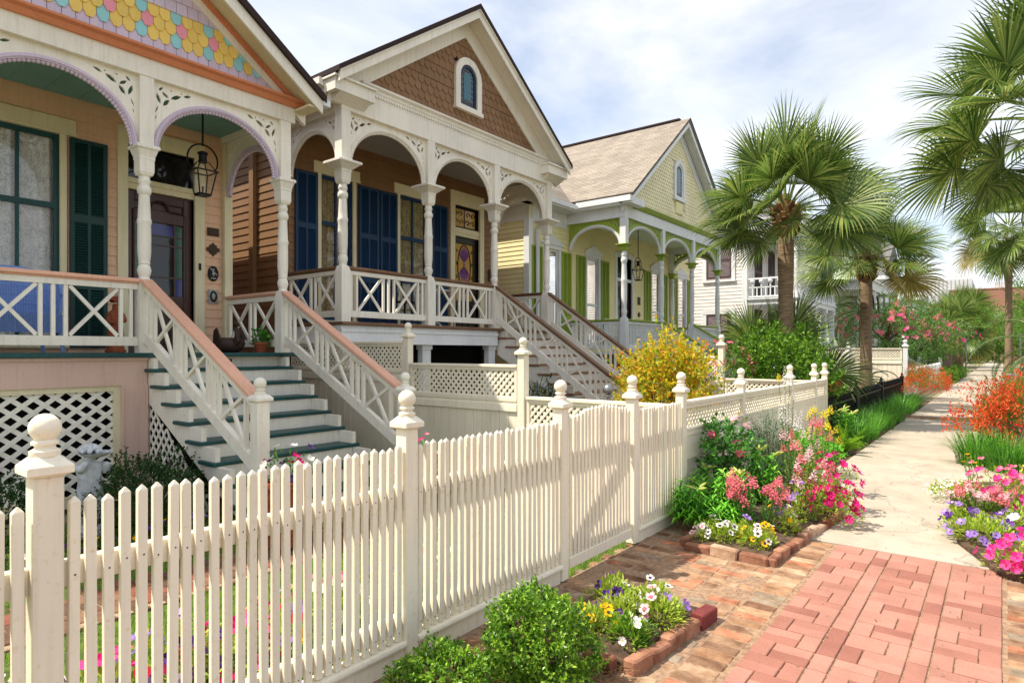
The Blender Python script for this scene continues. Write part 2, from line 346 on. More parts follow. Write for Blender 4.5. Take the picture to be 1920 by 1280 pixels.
petal('ppink', S(232, 110, 140), S(240, 150, 166), S(224, 90, 130)); petal('pmagenta', S(214, 20, 110), S(232, 40, 130), S(190, 10, 90)); petal('pmauve', S(186, 150, 220), S(160, 120, 210), S(206, 184, 232))
petal('porange', S(236, 110, 50), S(240, 90, 60), S(226, 70, 60), S(244, 140, 60)); petal('pred', S(196, 30, 40), S(214, 50, 60)); petal('prose', S(244, 196, 204), S(248, 224, 226)); petal('psnapy', S(240, 224, 50), S(244, 232, 90))
petal('psalmon', S(240, 140, 150), S(246, 170, 170), S(230, 110, 130)); petal('phot', S(240, 40, 150), S(248, 90, 170), S(226, 30, 130))
M['pdark'] = plain('dark blotch', S(44, 14, 50), .7, 0, .1); M['bud'] = leafmat('lily bud', [S(196, 206, 110), S(220, 224, 140)], .4)
# palm trunk
m, b = newmat('palm trunk'); ge = nn(m, 'NewGeometry'); mpn = nn(m, 'Mapping'); mpn.inputs['Scale'].default_value = (3, 3, 26); lk(m, ge.outputs['Position'], mpn.inputs[0])
n = noise(m, 1.6, 6, mpn.outputs[0], .7); r = ramp(m, [(.32, S(84, 68, 54)), (.5, S(136, 114, 90)), (.7, S(172, 150, 122))]); lk(m, n.outputs[0], r.inputs[0])
lk(m, r.outputs[0], b.inputs['Base Color']); b.inputs['Roughness'].default_value = .95; bump(m, b, n.outputs[0], .8, .03); M['palmtrunk'] = m
M['palmboot'] = pieces('palm boot', [S(150, 112, 74), S(120, 90, 60), S(172, 138, 96), S(104, 78, 52)], .9, g(.5), 40, .5, 8)
M['bark'] = plain('bark', S(104, 84, 66), .95, 0, .4, 10, .2, .6)
M['stem'] = plain('green stem', S(96, 124, 54), .7, 0, .2, 20)
M['petiole'] = plain('petiole', S(118, 138, 62), .6, 0, .2, 12)
# ---------------------------------------------------------------- ground and pavements
rnd = random.Random(7)
struct('ground', MB().add([(-400,-200,-.06),(400,-200,-.06),(400,900,-.06),(-400,900,-.06)], [(0,1,2,3)]).mesh('ground'))
struct('road', MB().add([(4.2,-60,-.04),(12,-60,-.04),(12,400,-.04),(4.2,400,-.04)], [(0,1,2,3)]).mesh('asphalt'))
lawn = struct('lawn', MB().add([(-7.2,-3,-.03),(-2.46,-3,-.03),(-2.46,5.95,-.03),(-7.2,5.95,-.03)], [(0,1,2,3)]).mesh('lawnbase'))
struct('garden_soil', MB().add([(-8,5.97,-.035),(-2.5,5.97,-.035),(-2.5,26,-.035),(-8,26,-.035)], [(0,1,2,3)]).mesh('soil'))
struct('verge', MB().add([(.05,-3,-.035),(4.2,-3,-.035),(4.2,60,-.035),(.05,60,-.035)], [(0,1,2,3)]).mesh('soil'))
struct('border_soil', MB().add([(-2.5,7.4,-.03),(-1.8,7.4,-.03),(-1.8,24.4,-.03),(-2.5,24.4,-.03)], [(0,1,2,3)]).mesh('soil'))
walk = struct('sidewalk', MB().add([(-1.87,5.97,-.02),(.1,5.97,-.02),(.1,150,-.02),(-1.87,150,-.02)], [(0,1,2,3)]).mesh('sand'))
y = 5.99
slabs = [1.55, 1.8, 1.8, 1.75, 1.8, 1.8, 1.72]
while y < 18:
    L = slabs.pop(0) if slabs else 1.8
    part('slab', MB().box(-1.85, .08, y+.006, min(y+L, 18.2)-.006, -.05, 0), 'concrete', walk, bevel=.006); y += L
y = 19.06
while y < 60:
    part('slab', MB().box(-1.85, .08, y+.008, y+2.2-.008, -.05, 0), 'concrete', walk, bevel=.006); y += 2.2
part('slab', MB().box(-1.85, .08, 60.2, 150, -.05, 0), 'concrete', walk)
bk = MB().box(-.1, .1, -.05, .05, -.06, 0).mesh('oldbrick', None, .007, fix=True)
for j in range(8):
    for i in range(9):
        x = -1.80+i*.215+(.1 if j % 2 else 0)
        if x < 0: obj('brick', bk, walk, (x, 18.28+j*.104, .001+rnd.uniform(-.002,.003)), (0,0,rnd.uniform(-.02,.02)))
# pink pavers
brick_walk = struct('brick_walk', MB().add([(-2.5,-3,-.009),(.6,-3,-.009),(.6,5.975,-.009),(-2.5,5.975,-.009)], [(0,1,2,3)]).mesh('joint'))
pv = MB().box(-.0970, .0970, -.0468, .0468, -.06, 0).mesh('paver', None, .004, fix=True)
def lay(me, x, y, a, z=0, j=.0012): obj('paver', me, brick_walk, (x+rnd.uniform(-j,j), y+rnd.uniform(-j,j), z+rnd.uniform(-.002,.002)), (rnd.uniform(-.008,.008), rnd.uniform(-.006,.006), a+rnd.uniform(-.012,.012)))
x0 = -1.109; yy = 5.86; k = 0
while yy > 2.3:
    xs = x0
    for c in range(5):
        if c % 2:
            xs += .003; lay(pv, xs+.05, yy, R(90)); xs += .103
        else:
            fl = (k+c//2) % 2
            sx, px_ = (xs+.05, xs+.2) if fl else (xs+.25, xs+.1)
            lay(pv, sx, yy, R(90)); lay(pv, px_, yy-.05, 0); lay(pv, px_, yy+.05, 0); xs += .3
    yy -= .2015; k += 1
# old bricks
def ob(me, x, y, a, z, tilt=.02): obj('brick', me, brick_walk, (x, y, z), (rnd.uniform(-tilt,tilt), rnd.uniform(-tilt,tilt), a))
bks = [MB().box(-.106*s, .106*s, -.048, .048, -.07, 0).mesh('oldbrick', None, .009, fix=True) for s in (1, .96, .5)]
y = 1.2
while y < 5.93:
    ob(bks[rnd.randrange(2)], -1.24, y, rnd.uniform(-.03,.03), -.004+rnd.uniform(-.004,.004)); y += .104
y = 1.0; j = 0
while y < 5.95:
    x = -1.46+(.11 if j % 2 else 0)
    if j % 2: ob(bks[2], -1.41, y, rnd.uniform(-.04,.04), -.006+rnd.uniform(-.006,.004))
    else: x = -1.46
    x = -1.575 if j % 2 else -1.465
    while x > -2.47:
        inb1 = 2.86 < y < 3.84 and -2.16 < x < -1.50
        inb2 = y > 5.02 and -2.10 < x
        if not inb1 and not inb2:
            if rnd.random() < .12: ob(bks[2], x+.05, y, rnd.uniform(-.05,.05), -.008); ob(bks[2], x-.055, y, rnd.uniform(-.05,.05), -.004)
            else: ob(bks[rnd.randrange(2)], x, y, rnd.uniform(-.045,.045), -.007+rnd.uniform(-.007,.005))
        x -= .22
    y += .106; j += 1
y = 2.6
while y < 5.93:
    ob(bks[0], .13, y, rnd.uniform(-.03,.03), -.004+rnd.uniform(-.004,.004)); y += .104
# edged beds: raised soil, rim bricks
def bed(name, poly, z, label):
    t = thing(name, label, 'flower bed', (poly[0][0], poly[0][1], 0))
    mb = MB(); c = Vector((sum(p[0] for p in poly)/len(poly), sum(p[1] for p in poly)/len(poly), 0))
    vs = [(p[0], p[1], -.02) for p in poly]+[(p[0], p[1], z-.02) for p in poly]+[(c.x+(p[0]-c.x)*.6, c.y+(p[1]-c.y)*.6, z+.03) for p in poly]+[(c.x, c.y, z+.04)]
    n = len(poly); fs = []
    for i in range(n):
        k = (i+1) % n; fs += [(i, k, n+k, n+i), (n+i, n+k, 2*n+k, 2*n+i), (2*n+i, 2*n+k, 3*n)]
    mb.add(vs, fs); part('soil', mb, 'soil', t, 60); return t
eb = MB().box(-.1, .1, -.038, .038, -.03, .062).mesh('edgebrick', None, .01, fix=True)
pb = MB().box(-.1, .1, -.042, .042, -.03, .088).mesh('purplebrick', None, .008, fix=True)
def rim(t, p0, p1, me=eb, skip=()):
    p0, p1 = Vector(p0), Vector(p1); d = p1-p0; n = max(1, round(d.length/.206)); a = math.atan2(d.y, d.x)
    for i in range(n):
        if i in skip: continue
        p = p0+d*((i+.5)/n); obj('rim_brick', me, t, (p.x+rnd.uniform(-.006,.006), p.y+rnd.uniform(-.006,.006), rnd.uniform(-.012,.012)), (rnd.uniform(-.05,.05), rnd.uniform(-.05,.05), a+rnd.uniform(-.06,.06)), (d.length/n/.206, 1, 1))
b1 = bed('brick_edged_bed', [(-2.12,2.92),(-1.54,2.92),(-1.47,3.82),(-2.12,3.84)], .07, 'small raised bed rimmed with old bricks before the picket gate')
rim(b1, (-1.50,2.9), (-1.44,3.62)); rim(b1, (-1.44,3.63), (-1.43,3.84), pb); rim(b1, (-1.56,2.88), (-2.1,2.86))
b2 = bed('brick_edged_bed', [(-2.08,5.1),(-1.45,5.1),(-1.38,6.0),(-1.28,6.9),(-1.5,8.2),(-1.85,9.8),(-2.46,9.8),(-2.46,6.0),(-2.12,6.0)], .07, 'long brick-rimmed bed along the lattice fence')
rim(b2, (-2.1,5.06), (-1.42,5.06)); rim(b2, (-1.41,5.04), (-1.36,6.0)); rim(b2, (-1.35,6.02), (-1.26,6.95)); rim(b2, (-2.48,5.93), (-2.12,5.93)); rim(b2, (-2.12,5.1), (-2.13,5.9))
# brick path through the yard
yp = struct('yard_path', MB().box(-4.95, -4.38, -2.5, 5.6, -.04, -.018).box(-5.4, -4.95, 3.15, 4.85, -.04, -.018).mesh('sand'))
yb = MB().box(-.1, .1, -.046, .046, -.05, 0).mesh('yardbrick', None, .006, fix=True)
y = -1.2; j = 0
while y < 5.5:
    for i in range(3):
        x = -4.86+i*.205-(.1 if j % 2 else 0)
        if -4.97 < x < -4.38: obj('brick', yb, yp, (x, y, -.008+rnd.uniform(-.004,.004)), (0,0,rnd.uniform(-.03,.03)))
    y += .098; j += 1
# lawn blades
mb = MB()
for i in range(42000):
    x = rnd.uniform(-7.0, -2.5); y = rnd.uniform(-1.0, 5.9)
    if -4.98 < x < -4.36: continue
    if x < -4.4 and rnd.random() < .5: continue
    a = rnd.uniform(0, 6.28); h = rnd.uniform(.025, .07); w = .0035; l = rnd.uniform(0, .03); b_ = rnd.uniform(0, 6.28)
    dx, dy = math.cos(a)*w, math.sin(a)*w; tx, ty = math.cos(b_)*l, math.sin(b_)*l
    mb.add([(x-dx,y-dy,-.03),(x+dx,y+dy,-.03),(x+tx,y+ty,h-.03)], [(0,1,2)])
o = obj('grass', mb.mesh('grass'), kind='stuff'); o['label'] = 'short bright green grass behind the picket fence'; o['category'] = 'grass'
# ---------------------------------------------------------------- builders shared by the houses
def board_mesh(mat, exp):
    k = ('board', mat, exp)
    if k not in CUBE:
        h = exp+.012
        CUBE[k] = MB().extr([(0,0),(.026,0),(.009,h),(0,h)], 0, 1, XZ).mesh(mat, fix=True)
    return CUBE[k]
def clap(wall, mat, face, fixed, a0, a1, z0, z1, exp, openings=(), joined=False):
    """lap siding; face '+x' (boards along y at x=fixed) or '-y' (boards along x at y=fixed)"""
    me = board_mesh(mat, exp); z = z0; mb = MB()
    while z < z1-.02:
        segs = [(a0, a1)]
        for (o0, o1, p0, p1) in openings:
            if p1 > z+.01 and p0 < z+exp-.01:
                ns = []
                for s0, s1 in segs:
                    if o0 > s0: ns.append((s0, min(s1, o0)))
                    if o1 < s1: ns.append((max(s0, o1), s1))
                segs = [q for q in ns if q[1]-q[0] > .02]
        for s0, s1 in segs:
            if joined:
                h = exp+.012
                for (d0, d1, e0, e1) in ((0, .026, .009, 0),):
                    P = [(0,z),(.026,z),(.009,z+h),(0,z+h)]
                    if face == '+x': mb.extr(P, s0, s1, lambda u, w, t: (fixed+u, t, w))
                    else: mb.extr(P, s0, s1, lambda u, w, t: (t, fixed-u, w))
            elif face == '+x': obj('clapboard', me, wall, (fixed, s0, z), (0,0,0), (1, s1-s0, 1))
            else: obj('clapboard', me, wall, (s0, fixed, z), (0,0,R(-90)), (1, s1-s0, 1))
        z += exp
    if joined: part('siding', mb, mat, wall, kind='stuff')
def wall_x(parent, mat, x, y0, y1, z0, z1, holes=(), t=.1):
    mb = MB().extr([(y0,z0),(y1,z0),(y1,z1),(y0,z1)], x-t, x, YZ, [[(a,c),(a,d),(b,d),(b,c)] for a, b, c, d in holes])
    return part('front_wall', mb, mat, parent)
COLP = [(0,.9),(.02,.78),(.045,.92),(.085,1.08),(.12,.94),(.14,.80),(.155,.94),(.17,.84),(.19,.92),(.26,1.02),(.42,1.04),(.53,1.0),(.545,1.10),(.575,1.10),(.59,.98),(.66,.94),(.78,.84),(.815,.82),(.83,1.0),(.86,1.12),(.89,1.02),(.90,.84),(.925,.82),(.94,.98),(.955,.98),(.97,.84),(1,.88)]
def column_meshes(mat, capmat, hb, zc, zt, ztop, hw, r, flare):
    sq = [(hw,0),(hw,hb-.11),(hw*.96,hb-.07),(r*.86,hb)]
    mb = MB().lathe(sq, sq=True); mb.lathe([(r*p, hb+t*(zc-hb)) for t, p in COLP], n=16)
    mb.box(-hw, hw, -hw, hw, zt-.01, ztop)
    a = mb.mesh(mat, 35, fix=True)
    h = zt-zc
    c = MB().lathe([(r*.95,0),(r*1.15,h*.12),(hw*1.05,h*.5),(hw*1.12,h*.55),(hw*1.12,h*.62),(flare*.86,h*.84),(flare*.9,h*.86),(flare,h*.88),(flare,h*.97),(flare*.93,h)], c=(0,0,zc), sq=True).mesh(capmat, fix=True)
    return a, c
def columns(parent, ms, spots, f):
    out = []
    for x, y in spots:
        o = obj('column', ms[0], parent, (x, y, f)); obj('capital', ms[1], o, (x, y, f)); out.append(o)
    return out
def xpat(L):
    k = L/1.60
    e = [('b', .065), ('b', .165), ('x', .20, .655), ('b', .69), ('b', .80), ('b', .91), ('x', .945, 1.40), ('b', 1.435), ('b', 1.535)]
    return [(t[0],)+tuple(v*k for v in t[1:]) for t in e]
def xpat_short(L):
    w = (L-.34)/2
    return [('b', .05), ('x', .08, .08+w), ('b', .11+w), ('b', .23+w), ('x', .26+w, .26+2*w), ('b', L-.05)]
def xpat_stair(L):
    e = []; u = .09
    while u < L-.12:
        e += [('b', u), ('b', min(u+.11, L-.06))]; u += .11
        if u+.62 < L: e += [('x', u+.035, u+.46), ('b', u+.495)]; u += .605
        else: u += .11
    return e
def railing(parent, A, B, mat, capmat, pat, h=.84, zb=.10, bw=.036, lower=.1, capw=.12):
    A, B = Vector(A), Vector(B); d = B-A; L = math.hypot(d.x, d.y); hd = Vector((d.x/L, d.y/L, 0)); sl = d.z/L
    P = lambda u, z: A+hd*u+Vector((0,0,sl*u+z))
    mb = MB().bar(P(0, h-.085), P(L, h-.085), .055, .08).bar(P(0, zb+lower/2), P(L, zb+lower/2), .06, lower)
    o = part('railing', mb, mat, parent)
    part('rail_cap', MB().bar(P(-.02, h-.022), P(L+.02, h-.022), capw, .045).bar(P(-.01, h-.052), P(L+.01, h-.052), capw*.75, .02), capmat, o, bevel=.008)
    up = (hd.x, hd.y, 0)
    z0, z1 = zb+lower, h-.12
    for t in pat:
        if t[0] == 'b': part('baluster', MB().bar(P(t[1], z0-.005), P(t[1], z1+.005), bw, bw, up), mat, o)
        else:
            part('cross_brace', MB().bar(P(t[1], z0+.01), P(t[2], z1-.01), .034, bw), mat, o)
            part('cross_brace', MB().bar(P(t[1], z1-.01), P(t[2], z0+.01), .028, bw), mat, o)
    return o
def leafpoly(cx, cy, a, l, w):
    pts = [(-.5,0),(-.2,.42),(.15,.5),(.5,0),(.2,-.34),(-.15,-.42)]
    c, s = math.cos(a), math.sin(a)
    return [(cx+c*u*l-s*v*w, cy+s*u*l+c*v*w) for u, v in pts]
def arch_meshes(W_, rise, H, trim, span, depth=.06):
    """spandrels with leaf cut-outs, moulded rim and bead edge, local: y across, z up, x depth"""
    N = 28; ew = W_/2; tw = .052
    el = lambda k, a: (ew-(ew-k)*math.cos(a), (rise-k)*math.sin(a))
    holes = []; kx, kz = W_/1.6, H/.78
    for (u, z, a, l, w) in [(.075,.60,1.9,.13,.045),(.055,.47,1.2,.10,.018),(.15,.66,2.5,.10,.04),(.16,.575,.9,.12,.05),(.27,.665,.5,.14,.05),(.40,.715,.35,.10,.036),(.10,.715,.8,.07,.03),(.215,.725,0,.022,.022),(.045,.38,1.3,.06,.012),(.33,.725,0,.02,.02)]:
        holes.append(leafpoly(u*kx, z*kz, a, l*min(kx,kz), w*min(kx,kz)))
    curve = [el(.012, math.pi/2*i/N) for i in range(N+1)]
    poly = [(0, 0)]+[(max(.001,u), z) for u, z in curve]+[(ew, H), (0, H)]
    sp = MB()
    sp.extr(poly, -.014, .014, YZ, holes)
    sp.extr([(W_-u, z) for u, z in reversed(poly)], -.014, .014, YZ, [[(W_-u, z) for u, z in reversed(h)] for h in holes])
    tr = MB()
    M2 = 44; ring = []
    for i in range(M2+1):
        a = math.pi*i/M2; ring.append((el(0, a), el(tw, a)))
    for x0, x1, k0, k1 in ((-depth/2, depth/2, 0, tw), (-depth/2-.012, depth/2+.012, tw*.25, tw*.7)):
        vs = []; fs = []
        for i in range(M2+1):
            a = math.pi*i/M2; p, q = el(k0, a), el(k1, a)
            vs += [(x0,p[0],p[1]),(x1,p[0],p[1]),(x1,q[0],q[1]),(x0,q[0],q[1])]
        for i in range(M2):
            for k in range(4): fs.append((i*4+k, i*4+(k+1)%4, i*4+4+(k+1)%4, i*4+4+k))
        tr.add(vs, fs)
    bd = MB(); nb = int((W_+rise)*1.25/.052)
    for i in range(nb):
        a = math.pi*(i+.5)/nb; p = el(tw+.010, a); bd.ball((0, p[0], p[1]), .025, 6, 4, (1.1,1,1))
    return sp.mesh(span, fix=True), tr.mesh(trim, 40, fix=True), bd.mesh(trim, 60)
def arch(parent, ms, loc, rz=0):
    o = obj('arch', ms[1], parent, loc, (0,0,rz)); obj('spandrel', ms[0], o, loc, (0,0,rz)); obj('bead_trim', ms[2], o, loc, (0,0,rz), kind='stuff'); return o
def shingle_mesh(mat, w, e, hexa):
    k = ('sh', mat, w, e, hexa)
    if k not in CUBE:
        L = e*1.75; a = w/2-.003; c = e*.42 if hexa else 0
        p = [(-a, c), (-a*.45, 0.0), (a*.45, 0.0), (a, c), (a, L), (-a, L)] if hexa else [(-a,0),(a,0),(a,L),(-a,L)]
        mb = MB(); n = len(p)
        xo = lambda z: .030-.024*z/L
        vs = [(xo(z), y, z) for y, z in p]+[(xo(z)-.014, y, z) for y, z in p]
        fs = [tuple(range(n)), tuple(range(2*n-1, n-1, -1))]+[(i, n+i, n+(i+1)%n, (i+1)%n) for i in range(n)]
        CUBE[k] = mb.add(vs, fs).mesh(mat, fix=True)
    return CUBE[k]
def shingled_gable(parent, x, yc, half, zb, slope, w, e, pick, hole=None):
    base = part('gable_wall', MB().extr([(yc-half,zb-.05),(yc+half,zb-.05),(yc+half,zb),(yc,zb+half*slope),(yc-half,zb)], x-.06, x-.002, YZ), 'dark', parent)
    r = 0; z = zb
    while z < zb+half*slope-.1:
        hw = half-(z+e*.4-zb)/slope; n = int(hw/w)+1; off = .5 if r % 2 else 0
        for i in range(-n-1, n+2):
            u = (i+off)*w
            if abs(u) > hw-w*.15: continue
            if hole and hole(yc+u, z+e*.5): continue
            mat, hx = pick(r, i, (hw-abs(u))/w)
            obj('shingle', shingle_mesh(mat, w, e, hx), base, (x, yc+u, z), (0,0,0))
        r += 1; z += e
    return base
def rake(parent, name, mat, x0, x1, yc, half, zb, slope, lo, hi, cut=None):
    """pair of sloping boards, each its own part: band between lo and hi below/above the line"""
    for s in (-1, 1):
        P = [(yc+s*half, zb+lo), (yc, zb+half*slope+lo), (yc, zb+half*slope+hi), (yc+s*half, zb+hi)]
        part(name, MB().extr(P, x0, x1, YZ), mat, parent)
def roof_gable(parent, mat, xb, xf, yc, half, zb, slope, t=.07):
    for s in (-1, 1):
        P = [(yc+s*half, zb), (yc, zb+half*slope), (yc, zb+half*slope+t*1.2), (yc+s*half, zb+t)]
        part('roof', MB().extr(P, xb, xf, YZ), mat, parent)
def shutter(parent, mat, x, y0, y1, z0, z1, mids=(.42,), tilt=0):
    w = y1-y0; f = MB(); st = .05
    f.box(x, x+.035, y0, y0+st, z0, z1).box(x, x+.035, y1-st, y1, z0, z1).box(x, x+.035, y0+w/2-.018, y0+w/2+.018, z0, z1)
    zs = [z0]+[z0+(z1-z0)*m for m in mids]+[z1]
    for i, z in enumerate(zs): f.box(x+.001, x+.034, y0+st, y1-st, max(z0, z-.05), min(z1, z+.05))
    o = part('shutter', f, mat, parent); lv = MB()
    for a, b in zip(zs[:-1], zs[1:]):
        z = a+.07
        while z < b-.06:
            lv.add([(x+.003,y0+st,z+.024),(x+.028,y0+st,z-.006),(x+.028,y1-st,z-.006),(x+.003,y1-st,z+.024),(x+.003,y0+st,z+.030),(x+.028,y0+st,z),(x+.028,y1-st,z),(x+.003,y1-st,z+.030)], BOXF); z += .034
    part('louvers', lv, mat, o, kind='stuff'); part('backing', MB().box(x-.004, x+.001, y0+st, y1-st, z0+.05, z1-.05), mat, o)
    return o
def curtain(parent, mat, x, y0, y1, z0, z1, amp=.03, per=.13):
    n = max(6, int((y1-y0)/.018)); vs = []; fs = []
    for i in range(n+1):
        y = y0+(y1-y0)*i/n; dx = amp*math.sin(y*2*math.pi/per)+amp*.5*math.sin(y*17.3)
        vs += [(x+dx, y, z0), (x+dx*.5, y, z1)]
        if i: fs.append((2*i-2, 2*i, 2*i+1, 2*i-1))
    return obj('curtain', MB().add(vs, fs).mesh(mat, 60), parent)
def window(parent, x, y0, y1, z0, z1, cas, sash, rails, munt, curt, cw=.09, lintel=.2, lw=0, sill=True, face=1, blinds=False):
    m = MB().box(x-.1, x+.04, y0-cw, y0, z0, z1).box(x-.1, x+.04, y1, y1+cw, z0, z1)
    m.box(x-.1, x+.043, y0-cw-lw, y1+cw+lw, z1, z1+lintel)
    if lintel: m.box(x-.1, x+.055, y0-cw-lw-.01, y1+cw+lw+.01, z1-.004, z1+.03)
    if sill: m.box(x-.1, x+.07, y0-cw-.02, y1+cw+.02, z0-.06, z0)
    o = part('window', m, cas, parent)
    s = MB(); sw = .05
    s.box(x-.05, x-.012, y0, y0+sw, z0, z1).box(x-.05, x-.012, y1-sw, y1, z0, z1)
    for z in [z0+.03, z1-.03]+list(rails): s.box(x-.049, x-.008, y0+sw, y1-sw, z-.035, z+.035)
    for y in munt: s.box(x-.048, x-.014, y-.018, y+.018, z0, z1)
    part('sash', s, sash, o)
    zs = [z0+.05]+list(rails)+[z1-.05]; ys = [y0+sw]+list(munt)+[y1-sw]
    for a, b in zip(zs[:-1], zs[1:]):
        for c, d in zip(ys[:-1], ys[1:]): ub('pane', 'glass', o, x-.034, x-.030, c, d, a, b)
    if blinds:
        bl = MB(); z = z0+.08
        while z < z1-.06:
            bl.add([(x-.10,y0+.03,z+.02),(x-.07,y0+.03,z),(x-.07,y1-.03,z),(x-.10,y1-.03,z+.02)], [(0,1,2,3)]); z += .05
        part('blind', bl, curt, o, kind='stuff')
    else: curtain(o, curt, x-.085, y0, y1, z0, z1)
    ub('room_shade', 'dark', o, x-.62, x-.60, y0-.3, y1+.3, z0-.2, z1+.3)  # dark sheet behind the curtain, painted as the room's shade
    return o
def lattice(parent, mp, u0, u1, z0, z1, pu, pz, sw, mat, t=.008, clip=None):
    """each slat a part: diagonals clipped to the rectangle; mp(u,z,depth) -> xyz"""
    k = pz/pu
    for sgn in (1, -1):
        # lines z = sgn*k*(u-c)
        ext = (z1-z0)/k; c = u0-ext-pu
        while c < u1+ext+pu:
            if sgn > 0: ua, za, ub_, zb_ = c, z0, c+ext, z1
            else: ua, za, ub_, zb_ = c, z1, c+ext, z0
            lo = max(ua, u0); hi = min(ub_, u1)
            if clip: lo, hi = clip(lo, hi, lambda u: za+(u-ua)*(zb_-za)/ext)
            if hi-lo > .03:
                f = lambda u: za+(u-ua)*(zb_-za)/ext
                d = Vector((hi-lo, f(hi)-f(lo))).normalized(); nx, nz_ = -d.y*sw/2, d.x*sw/2; dp = t if sgn > 0 else 0
                q = [(lo+nx, f(lo)+nz_), (lo-nx, f(lo)-nz_), (hi-nx, f(hi)-nz_), (hi+nx, f(hi)+nz_)]
                vs = [mp(u, z, dp) for u, z in q]+[mp(u, z, dp+t) for u, z in q]
                part('slat', MB().add(vs, BOXF), mat, parent)
            c += pu
def treads(parent, stairs, tm, rm, y0, y1, f, nose0, n, rise, run, over=.05):
    for i in range(1, n+1):
        z = f-i*rise; x = nose0+(i-1)*run
        part('tread', MB().box(x-run-.03, x, y0-over, y1+over, z-.04, z), tm, stairs, bevel=.008)
        ub('riser', rm, stairs, x-.05, x-.028, y0, y1, z-rise, z-.041)
def plate(parent, name, mat, x, y, z, w, h, t=.015, shape=None):
    pts = shape or [(-.5,-.5),(.5,-.5),(.5,.5),(-.5,.5)]
    P = [(y+u*w, z+v*h) for u, v in pts]; Q = [(y+u*w*.8, z+v*h*.8) for u, v in pts]
    return part(name, MB().extr(P, x, x+t, YZ).extr(Q, x+t-.002, x+t+.006, YZ), mat, parent, 40)
OVAL = [(.5*math.cos(2*math.pi*i/20), .5*math.sin(2*math.pi*i/20)) for i in range(20)]
STAR = [(.5,.12),(.3,.14),(.28,.3),(.12,.34),(0,.5),(-.12,.34),(-.28,.3),(-.3,.14),(-.5,.12),(-.5,-.12),(-.3,-.14),(-.28,-.3),(-.12,-.34),(0,-.5),(.12,-.34),(.28,-.3),(.3,-.14),(.5,-.12)]
def finial(r=.054):
    return [(r*.9,0),(r*.95,.008),(r*.95,.018),(r*.66,.026),(r*.62,.034),(r*.84,.040),(r*.84,.048),(r*.6,.056)]+[(max(.004, r*math.sin(a)), .056+r*.8-r*math.cos(a)) for a in [.65+i*(math.pi-.65)/11 for i in range(12)]]
def post_mesh(mat, hw, h, capw=.08):
    return MB().lathe([(hw,0),(hw,h)], sq=True).mesh(mat, None, .005, fix=True), \
        MB().lathe([(hw+.003,0),(hw+.003,.004),(capw,.010),(capw,.036),(hw*.95,.062),(hw*.8,.068)], c=(0,0,h), sq=True).mesh(mat, None, .003, fix=True), \
        MB().lathe(finial(max(capw*.66, .047)), c=(0,0,h+.066), n=22).mesh(mat, 50, fix=True)
def post(parent, ms, x, y, z=0):
    o = obj('post', ms[0], parent, (x,y,z)); obj('post_cap', ms[1], o, (x,y,z)); obj('finial', ms[2], o, (x,y,z)); return o
def lantern(label, loc, rod):
    """hanging gas lantern with yoke ring"""
    x, y, z = loc; t = thing('porch_lantern', label, 'lantern', loc)
    m = MB(); hb, ht = .075, .125; H = .30
    for sx in (-1, 1):
        for sy in (-1, 1): m.bar((x+sx*hb, y+sy*hb, z), (x+sx*ht, y+sy*ht, z+H), .014, .014)
    for w, zz in ((hb, z), (ht+.012, z+H)):
        for s in (-1, 1): m.bar((x-w, y+s*w, zz), (x+w, y+s*w, zz), .018, .018).bar((x+s*w, y-w, zz), (x+s*w, y+w, zz), .018, .018)
    m.box(x-hb, x+hb, y-hb, y+hb, z-.02, z)
    for sx in (-1, 1):
        for sy in (-1, 1): m.bar((x+sx*ht, y+sy*ht, z+H), (x+sx*.05, y+sy*.05, z+H+.13), .012, .012)
    part('frame', m, 'black', t)
    part('chimney', MB().lathe([(.055,0),(.06,.02),(.05,.03),(.05,.10),(.065,.115),(.065,.13),(.03,.15)], c=(x,y,z+H+.12), n=12), 'black', t, 40)
    gl = MB()
    for sx, sy in ((1,0),(-1,0),(0,1),(0,-1)):
        a, b = hb-.004, ht-.004; p = (-sy, sx)
        gl.add([(x+sx*a+p[0]*a, y+sy*a+p[1]*a, z+.01), (x+sx*a-p[0]*a, y+sy*a-p[1]*a, z+.01), (x+sx*b-p[0]*b, y+sy*b-p[1]*b, z+H), (x+sx*b+p[0]*b, y+sy*b+p[1]*b, z+H)], [(0,1,2,3)])
    obj('pane', gl.mesh('glass'), t)
    rr = .20; cz = z+H+.14
    part('yoke', MB().tube([(x, y+rr*math.sin(a), cz-rr*math.cos(a)*1.0+.02) for a in [.85+i*(2*math.pi-1.7)/24 for i in range(25)]], .011, 6), 'black', t, 60)
    part('rod', MB().tube([(x,y,cz+rr), (x,y,rod)], .012, 8), 'black', t, 60)
    part('burner', MB().lathe([(.012,0),(.012,.08),(.02,.09),(.004,.1)], c=(x,y,z+.01), n=8), 'bronze', t, 60)
    return t
# ================================================================= peach cottage
F = 1.63; XF = -7.75; XW = -9.3
h1 = thing('cottage', 'peach clapboard cottage with teal steps and pastel shingled gable', 'house', (-8.5, 2.22, 0))
PY = [-.42, 1.34, 3.10, 4.86]
ops = [(1.89, 2.73, F+.12, 4.36), (3.50, 4.39, F, 4.45), (.1, .94, F+.12, 4.36)]
wl1 = wall_x(h1, 'peach', XW, -.6, 4.80, F-.2, 5.0, ops)
clap(wl1, 'peach', '+x', XW, -.6, 4.80, F+.0, 4.85, .128, [(1.80,2.82,F+.06,4.40),(3.39,4.52,F,4.65),(.0,1.03,F+.06,4.40)])
part('side_wall', MB().box(-20, XW-.1, 4.70, 4.80, 0, 5.0), 'peach', h1)
part('side_wall', MB().box(-20, XW-.1, -.6, -.5, 0, 5.0), 'peach', h1)
ub('corner_board', 'oldcream', h1, XW-.1, XW+.05, 4.80, 4.93, F, 4.85)
